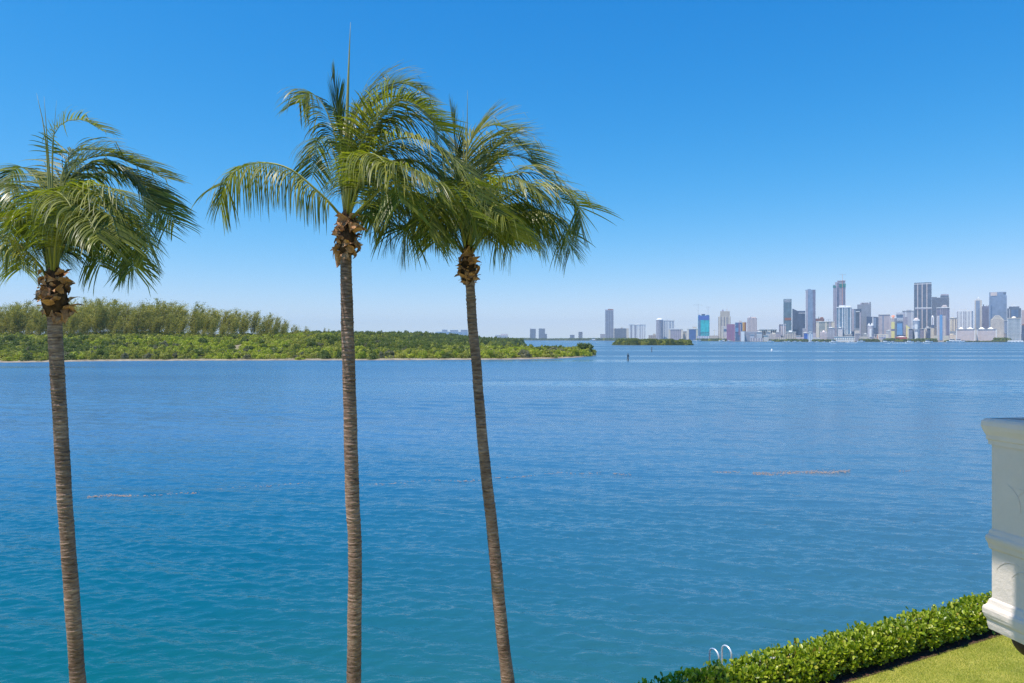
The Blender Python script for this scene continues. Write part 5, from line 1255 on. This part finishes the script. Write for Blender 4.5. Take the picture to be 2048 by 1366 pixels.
# sea wall: concrete face and cap stones
m_conc = mottled('weathered concrete', [(0.3, (0.30, 0.28, 0.25)), (0.7, (0.48, 0.45, 0.41))], 1.5, .9, .2, .3, 30)
e = empty('seawall', (0, 0, 0), 0, 'pale concrete sea wall behind the clipped hedge', 'sea wall')
def wallseg(p, q, nm, z0, z1, o0, o1):
    p = Vector((*p, 0)); q = Vector((*q, 0)); u = (q - p).normalized(); n_ = Vector((-u.y, u.x, 0))
    return MB().prism([tuple((p + n_ * o0)[:2]), tuple((q + n_ * o0)[:2]), tuple((q + n_ * o1)[:2]), tuple((p + n_ * o1)[:2])], z0, z1)
c0 = (a0[0] - 1.4, 17.0)
wallseg(a0, a1, 'wall', -2, LAWN_Z - .06, .003, .30).build('wall', m_conc, e)
wallseg((-60, 17.0), c0, 'wall', -2, LAWN_Z - .06, .003, .30).build('wall', m_conc, e)
wallseg(c0, a0, 'wall', -2, LAWN_Z - .06, .003, .30).build('wall', m_conc, e)
for k in range(26):
    wallseg(gp(-6.5 + k * 2.0, 1.30), gp(-6.5 + (k + 1) * 2.0 - .02, 1.30), 'cap', LAWN_Z - .055, LAWN_Z + .09, .0, .42).build('cap_stone', m_conc, e)
for k in range(30):
    wallseg((-60 + k * 2.07, 17.0), (-60 + (k + 1) * 2.07 - .02, 17.0), 'cap', LAWN_Z - .055, LAWN_Z + .09, .0, .42).build('cap_stone', m_conc, e)

# swim ladder: two hooped stainless handrails and treads down the wall
m_steel = mat('brushed stainless', (0.85, 0.86, 0.88), .38, .5, .55)
le = empty('swim_ladder', (0, 0, 0), 0, 'stainless swim ladder, two hooped handrails rising behind the hedge', 'ladder')
b0 = on_water(1440, 1320, 1.2)
# place on the sea-wall cap where the sight line over the hedge meets it
def line_t(px):   # t along the wall (offset 1.55) seen at px
    k = (px - 1024) / F; o = 1.55
    A = HP + HN * o
    return (k * A[1] - A[0]) / (HU[0] - k * HU[1])
for px in (1432, 1457):
    t = line_t(px); A = Vector((*gp(t, 1.44), 0)); Bv = Vector((*gp(t, 1.80), 0)); u = (Bv - A)
    pts = [A + Vector((0, 0, LAWN_Z + .09)), A + Vector((0, 0, LAWN_Z + .60))]
    for a in np.linspace(0, math.pi, 9)[1:-1]:
        pts.append(A + u * (.5 - .5 * math.cos(a)) + Vector((0, 0, LAWN_Z + .60 + .17 * math.sin(a))))
    pts += [Bv + Vector((0, 0, LAWN_Z + .60)), Bv + Vector((0, 0, -1.0))]
    MB().tube(pts, .024, 10).build('handrail', m_steel, le, True)
for k in range(6):
    z = LAWN_Z - .1 - .3 * k; p, q = Vector((*gp(line_t(1432), 1.86), z)), Vector((*gp(line_t(1457), 1.86), z))
    MB().tube([p, q], .02, 8).build('tread', m_steel, le, True)

# hedge
m_hleaf = leafmat('glossy hedge leaves', [(0, (0.08, 0.13, 0.010)), (0.3, (0.18, 0.25, 0.012)), (0.65, (0.32, 0.38, 0.02)), (0.92, (0.40, 0.43, 0.05)), (0.985, (0.42, 0.40, 0.07)), (1, (0.50, 0.22, 0.06))], 0.36, .45, .25)
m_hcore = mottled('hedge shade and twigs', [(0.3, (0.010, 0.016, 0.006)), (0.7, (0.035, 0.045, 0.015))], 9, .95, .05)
m_twig = mottled('hedge twig', [(0.3, (0.10, 0.07, 0.04)), (0.7, (0.16, 0.14, 0.06))], 8, .8)
T0, T1, HH, HW = -8.2, 22.0, .80, .92
he = empty('hedge', (*gp(0, HW / 2), LAWN_Z), 0, 'long clipped hedge of broad glossy leaves along the lawn edge', 'hedge')
org = np.array([*gp(0, HW / 2), LAWN_Z])
def hl(t, off, z): p = HP + HU * t + HN * off; return np.array([p[0], p[1], LAWN_Z + z]) - org
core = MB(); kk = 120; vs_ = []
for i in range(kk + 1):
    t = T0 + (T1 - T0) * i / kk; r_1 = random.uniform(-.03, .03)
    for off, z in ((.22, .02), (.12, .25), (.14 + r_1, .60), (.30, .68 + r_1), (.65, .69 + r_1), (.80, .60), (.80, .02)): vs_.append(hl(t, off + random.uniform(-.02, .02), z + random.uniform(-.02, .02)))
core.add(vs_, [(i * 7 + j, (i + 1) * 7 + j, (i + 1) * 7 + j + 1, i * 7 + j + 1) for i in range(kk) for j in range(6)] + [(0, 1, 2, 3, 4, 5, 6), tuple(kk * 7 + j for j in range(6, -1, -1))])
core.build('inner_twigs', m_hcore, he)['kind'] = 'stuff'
# mulch strip under it
m_mulch = mottled('dark mulch', [(0.3, (0.03, 0.018, 0.014)), (0.6, (0.10, 0.05, 0.04)), (0.8, (0.24, 0.13, 0.11))], 25, .95, .1, .8, 60)
tag(MB().prism([gp(T0, -.10), gp(T1, -.10), gp(T1, 1.1), gp(T0, 1.1)], LAWN_Z - .05, LAWN_Z + .012).build('mulch_bed', m_mulch), kind='structure')

LS = [(0, 0, 0), (.25, .24, .02), (.62, .40, .05), (.88, .30, .04), (1.0, 0, .0)]   # length, half width, fold
def leaf_base():
    v = [(0, 0, 0)]; f = []
    mid = [(0, 0, 0), (0, .3, -.01), (0, .62, -.02), (0, 1.0, -.06)]
    lft = [(-.20, .28, .05), (-.31, .62, .07), (-.20, .90, .03)]; rgt = [(.20, .28, .05), (.31, .62, .07), (.20, .90, .03)]
    v = mid + lft + rgt      # 0-3, 4-6, 7-9
    f = [(0, 1, 4), (1, 2, 5), (1, 5, 4), (2, 3, 6), (2, 6, 5), (0, 7, 1), (1, 8, 2), (1, 7, 8), (2, 9, 3), (2, 8, 9)]
    return np.array(v, float), np.array(f)
LV, LF = leaf_base()
NL = 24000
which = rng.random(NL); tt = rng.uniform(T0, T1, NL)
lump = lambda t, s: .05 * np.sin(t * 2.3 + s) + .04 * np.sin(t * 5.9 + 2 * s) + .03 * np.sin(t * 11.3 + s)
off = np.zeros(NL); zz = np.zeros(NL); no = np.zeros((NL, 3))
Fr = which < .42; To = (which >= .42) & (which < .86); Bk = which >= .86
u_ = rng.random(NL)
zz[Fr] = .12 + .68 * u_[Fr] ** .85; off[Fr] = .05 + .10 * (1 - np.minimum(1, zz[Fr] / .3)) + lump(tt[Fr], 1) * .7 + rng.uniform(-.04, .09, Fr.sum()) + .18 * np.clip((zz[Fr] - .6) / .2, 0, 1) ** 2
off[To] = .05 + .84 * u_[To]; zz[To] = .76 + lump(tt[To], 3 + off[To] * 4) * .9 - .12 * (np.abs(off[To] / .46 - 1)) ** 3 + rng.uniform(-.10, .05, To.sum())
sh = To & (rng.random(NL) < .14); zz[sh] += rng.uniform(.03, .15, sh.sum())
off[Bk] = .92 + lump(tt[Bk], 5) * .5 - rng.uniform(0, .08, Bk.sum()); zz[Bk] = .1 + .68 * u_[Bk]
# clumps: leaves gather in rosettes at the shoot ends
q = .085; tt = np.where(rng.random(NL) < .6, np.round(tt / q) * q + rng.normal(0, .02, NL), tt)
HN3 = np.array([HN[0], HN[1], 0]); up3 = np.array([0, 0, 1.0])
no[Fr] = -HN3 * .9 + up3 * .35; no[To] = up3; no[Bk] = HN3 + up3 * .3
P0 = np.stack([HP[0] + HU[0] * tt + HN[0] * off, HP[1] + HU[1] * tt + HN[1] * off, LAWN_Z + zz], 1) - org
dr = no * .55 + rng.normal(0, .55, (NL, 3)) + up3 * .45; dr /= np.linalg.norm(dr, axis=1)[:, None]
nn = no + rng.normal(0, .75, (NL, 3)) + np.array(TO_SUN) * .35; nn -= dr * (nn * dr).sum(1)[:, None]; nn /= np.linalg.norm(nn, axis=1)[:, None]
xx_ = np.cross(dr, nn); S = rng.uniform(.09, .148, NL)
world = P0 + org
pxx = 1024 + F * world[:, 0] / world[:, 1]; pyy = HZ + F * (H - world[:, 2]) / world[:, 1]
vis = (pxx < 1975) & (pxx > 1250) & (pyy < 1366) & (~Bk)
score = np.where(vis, 1.0 / world[:, 1] + .01 * To + 0.03 * S, -1)
big = np.argsort(-score)[:296]
rest = np.ones(NL, bool); rest[big] = False
V = P0[rest][:, None, :] + S[rest][:, None, None] * (LV[None, :, 0:1] * xx_[rest][:, None, :] + LV[None, :, 1:2] * dr[rest][:, None, :] + LV[None, :, 2:3] * nn[rest][:, None, :])
nR = int(rest.sum())
o = link('leaves', np_mesh('leaves', V.reshape(-1, 3), (LF[None] + (np.arange(nR) * len(LV))[:, None, None]).reshape(-1, 3), m_hleaf), he); o['kind'] = 'stuff'
# the leaves nearest the eye, one by one
m_hl1 = leafmat('glossy hedge leaf', [(0, (0.08, 0.13, 0.010)), (0.3, (0.18, 0.25, 0.012)), (0.65, (0.32, 0.38, 0.02)), (0.95, (0.40, 0.43, 0.05)), (1, (0.42, 0.40, 0.07))], 0.36, .45, .25, 1.0)
LM = np_mesh('leaf', LV, LF, m_hl1)
for i in big:
    M_ = Matrix((Vector(xx_[i]), Vector(dr[i]), Vector(nn[i]))).transposed()
    o = link('leaf', LM, he); o.location = Vector(P0[i]); o.rotation_euler = M_.to_euler(); s = float(S[i]); o.scale = (s, s, s)
# stems under the leaves
sm = MB()
for i in range(240):
    t = T0 + (T1 - T0) * (i + random.random()) / 240; o_ = random.uniform(.15, .8)
    sm.tube([hl(t, o_, 0), hl(t + random.uniform(-.08, .08), o_ + random.uniform(-.08, .05), .3)], [.012, .007], 4)
sm.build('stems', m_twig, he)['kind'] = 'stuff'

# grass blades on the part of the lawn in view
NB = 150000
tx = rng.uniform(-6.5, 12.5, NB * 3); to = -rng.uniform(.06, 7.0, NB * 3)
gx = HP[0] + HU[0] * tx + HN[0] * to; gy = HP[1] + HU[1] * tx + HN[1] * to
pxx = 1024 + F * gx / gy; pyy = HZ + F * 9.0 / gy
ok = (pxx > 1250) & (pxx < 2180) & (pyy < 1400) & (pyy > 1200); gx = gx[ok][:NB]; gy = gy[ok][:NB]; n = len(gx)
a = rng.uniform(0, 6.283, n); hgt = rng.uniform(.022, .055, n); wd = rng.uniform(.003, .006, n); ln = rng.normal(0, .016, (n, 2))
V = np.stack([np.stack([gx - wd * np.cos(a), gy - wd * np.sin(a), 0 * gx + LAWN_Z], 1), np.stack([gx + wd * np.cos(a), gy + wd * np.sin(a), 0 * gx + LAWN_Z], 1), np.stack([gx + ln[:, 0], gy + ln[:, 1], LAWN_Z + hgt], 1)], 1).reshape(-1, 3)
m_blade = leafmat('grass blades', [(0, (0.21, 0.25, 0.04)), (0.4, (0.35, 0.38, 0.07)), (0.8, (0.49, 0.49, 0.12)), (1, (0.68, 0.56, 0.25))], .6, .25, .3)
tag(link('grass', np_mesh('grass', V, np.arange(3 * n).reshape(n, 3), m_blade)), 'short yellow-green mown grass in front of the hedge', 'grass', kind='stuff')

# ------------------------------------------------------------------ neighbouring balcony
m_stucco = mat('white stucco', rough=0.7, spec=0.25); N, L, b = nodes(m_stucco)
n1 = noise(N, L, 3.0, 5, .6); r1 = ramp(N, [(0.3, (0.75, 0.665, 0.59)), (0.7, (0.85, 0.755, 0.68))]); L.new(n1.outputs[0], r1.inputs[0]); L.new(r1.outputs[0], b.inputs['Base Color'])
n2 = noise(N, L, 26, 4, .6); n3 = noise(N, L, 160, 3, .6)
q = N.new('ShaderNodeMath'); q.operation = 'MULTIPLY_ADD'; q.inputs[1].default_value = .25; L.new(n3.outputs[0], q.inputs[0]); L.new(n2.outputs[0], q.inputs[2])
bp = N.new('ShaderNodeBump'); bp.inputs['Strength'].default_value = .35; bp.inputs['Distance'].default_value = .012; L.new(q.outputs[0], bp.inputs['Height']); L.new(bp.outputs[0], b.inputs['Normal'])
m_roof = mottled('weathered coping top', [(0.3, (0.40, 0.38, 0.36)), (0.7, (0.62, 0.60, 0.57))], 6, .85, .2, .4, 40)
A = Vector((2.742, 4.0)); U = Vector((0.20, -0.98)).normalized(); R_ = Vector((0.98, 0.20)).normalized()   # far-left corner; towards us; to the right
be = empty('balcony', (A.x, A.y, H - 1.66), 0, 'white stucco balcony parapet with moulded coping at the right edge', 'balcony')
corners = [A + R_ * 2.6, A, A + U * 5.2]
def sweep(prof, name, m, smooth_=False, wob=0.0):
    """prof: (outward offset, height above eye) closed outline swept along the parapet corners, mitred"""
    rings = []
    dirs = [(corners[1] - corners[0]).normalized(), (corners[2] - corners[1]).normalized()]
    path = []
    sub = 26
    for k in range(2):
        for i in range(sub): path.append((corners[k].lerp(corners[k + 1], i / sub), k if i else (k if k == 0 else 'm')))
    path.append((corners[2], 1))
    for p, k in path:
        outs = [Vector((d.y, -d.x)) for d in dirs]; outs = [o if (o.dot(p - (A + R_ * 1.3 + U * 2.6)) > 0) else -o for o in outs]
        if k == 'm': o = (outs[0] + outs[1]); o = o / (1 + outs[0].dot(outs[1]))
        else: o = outs[k]
        rings.append([(p.x + o.x * a_ * (.45 if a_ > 0 else 1) - A.x + o.x * random.uniform(-wob, wob), p.y + o.y * a_ * (.45 if a_ > 0 else 1) - A.y, z_ + 1.66 + random.uniform(-wob, wob)) for a_, z_ in prof])
    n_ = len(prof); b_ = MB(); b_.add([v_ for r in rings for v_ in r], [(i * n_ + j, (i + 1) * n_ + j, (i + 1) * n_ + (j + 1) % n_, i * n_ + (j + 1) % n_) for i in range(len(rings) - 1) for j in range(n_)] + [tuple(range(n_)), tuple(range(len(rings) * n_ - 1, (len(rings) - 1) * n_ - 1, -1))])
    return b_.build(name, m, be, smooth_)
sweep([(0, -.60), (0, -1.50), (-.18, -1.50), (-.18, -.60)], 'parapet_wall', m_stucco)
sweep([(.004, -.602), (.028, -.60), (.030, -.575), (.042, -.57), (.046, -.545), (.060, -.53), (.074, -.512), (.082, -.492), (.080, -.470), (.066, -.460), (.05, -.452), (-.20, -.435), (-.22, -.47), (-.22, -.55), (-.19, -.602)], 'coping', m_stucco, False, .0012)
sweep([(.002, -1.20), (.024, -1.19), (.032, -1.165), (.046, -1.15), (.050, -1.135), (.046, -1.12), (.030, -1.11), (.016, -1.09), (.002, -1.08)], 'mid_moulding', m_stucco, False, .001)
sweep([(.0, -1.66), (.022, -1.655), (.034, -1.63), (.040, -1.60), (.060, -1.585), (.072, -1.565), (.074, -1.54), (.066, -1.525), (.050, -1.52), (.036, -1.51), (.020, -1.485), (.002, -1.475), (-.10, -1.502), (-.18, -1.502), (-.18, -1.66)], 'base_moulding', m_stucco, False, .001)
# floor slab and the dark bracket under it
fl = [A + (R_ + U) * .19, A + R_ * 2.6 + U * .19, A + R_ * 2.6 + U * 5.2, A + U * 5.2 + R_ * .19]
MB().prism([(p.x - A.x, p.y - A.y) for p in fl], 0.02, .17).build('floor_slab', m_stucco, be)
m_brk = mottled('dark bracket', [(0.3, (0.035, 0.022, 0.018)), (0.7, (0.07, 0.045, 0.036))], 6, .6)
# trowelled fan arcs on the face
def on_face(s, z): p = A + U * s; o = Vector((-R_.x, -R_.y)); return Vector((p.x + o.x * .001 - A.x, p.y + o.y * .001 - A.y, z + 1.66))
m_arc = m_stucco
for (s0, z0, r, a0_, a1_) in ((.16, -1.02, .20, .2, 1.75), (.05, -.93, .13, -.2, 1.2), (.22, -1.38, .11, .9, 2.6), (.14, -1.36, .12, 1.3, 2.7), (.33, -.98, .2, 1.2, 2.6), (.5, -1.0, .2, .3, 2.7), (.75, -1.35, .14, .3, 2.7), (1.0, -.95, .2, .3, 2.7), (.30, -.75, .12, .6, 2.4), (1.4, -1.1, .2, .3, 2.7)):
    pts = [on_face(s0 + r * math.cos(a), z0 + r * math.sin(a)) for a in np.linspace(a0_, a1_, 14)]
    MB().tube(pts, [.0006 + .0014 * math.sin(math.pi * i / 13) for i in range(14)], 5).build('trowel_ridge', m_arc, be)

# building behind us, and an added unseen slab, outline shaped to shade the parapet
bd = empty('apartment_house', (0, -3.0, LAWN_Z), 0, 'white stucco apartment house whose balconies overlook the bay', 'building')
def bl(b_): return b_
zl = H - LAWN_Z
w_ = MB().box(-14, 14, -10, 0, 0, 12.6); w_.build('wall', m_stucco, bd)
TE = math.tan(SUN_EL); HD = Vector((TO_SUN.x, TO_SUN.y)).normalized()
ZS = 2.08
def back(s, z): p = A + U * s; k = (ZS - z) / TE; return p + HD * k
q1 = back(.0, -1.27); q1b = back(3.0, -1.27)
st_ = back(.142, -1.4)                      # line of the wide part's far edge passes here, along the sun's own bearing
ffar = A + R_ * .0 + Vector((0, -.02))
far_y = 3.92
pts = []
# narrow strip left edge direction U through q1, far edge clipped at far_y
def on_line(p, dirv, y): return p + dirv * ((y - p.y) / dirv.y)
L0 = on_line(q1, U, far_y)
# where the wide part begins on the left edge
den = U.x * HD.y - U.y * HD.x
k = ((st_.x - q1.x) * HD.y - (st_.y - q1.y) * HD.x) / den
J = q1 + U * k
Wd = J + HD * 1.1
slab = [L0, J, Wd, Vector((Wd.x, -3.0 + .001)), Vector((6.2, -3.0 + .001)), Vector((6.2, far_y))]
slab_l = [(p.x, p.y + 3.0) for p in slab]
MB().prism(slab_l, zl + ZS, zl + ZS + .28).build('shade_slab', m_stucco, bd)
fl2 = MB().box(-5.2, 2.4, .002, 4.4, zl - 1.85, zl - 1.6); fl2.build('lower_balcony', m_stucco, bd)
# dark curved bracket under the neighbouring balcony
bk = MB(); p0 = at(2053, 1262, 3.92); r = .075
for i in range(6): pass
vs_ = []; nseg = 10
for i in range(nseg + 1):
    a = math.pi / 2 * i / nseg
    rr_ = .115 * math.cos(a); vs_.append((rr_, -.10 * 1.0 * math.sin(a)))
cx_, cy_ = 2.885, 3.85
b_ = MB()
for i in range(nseg):
    z0, z1 = 0 + vs_[i][1] * 1.0, vs_[i + 1][1] * 1.0
    b_.frust(cx_ - A.x, cy_ - A.y, z1, z0 - (.001 if i == 0 else 0), max(vs_[i + 1][0], .004), max(vs_[i + 1][0], .004), vs_[i][0], vs_[i][0], 20)
b_.build('bracket', m_brk, be)
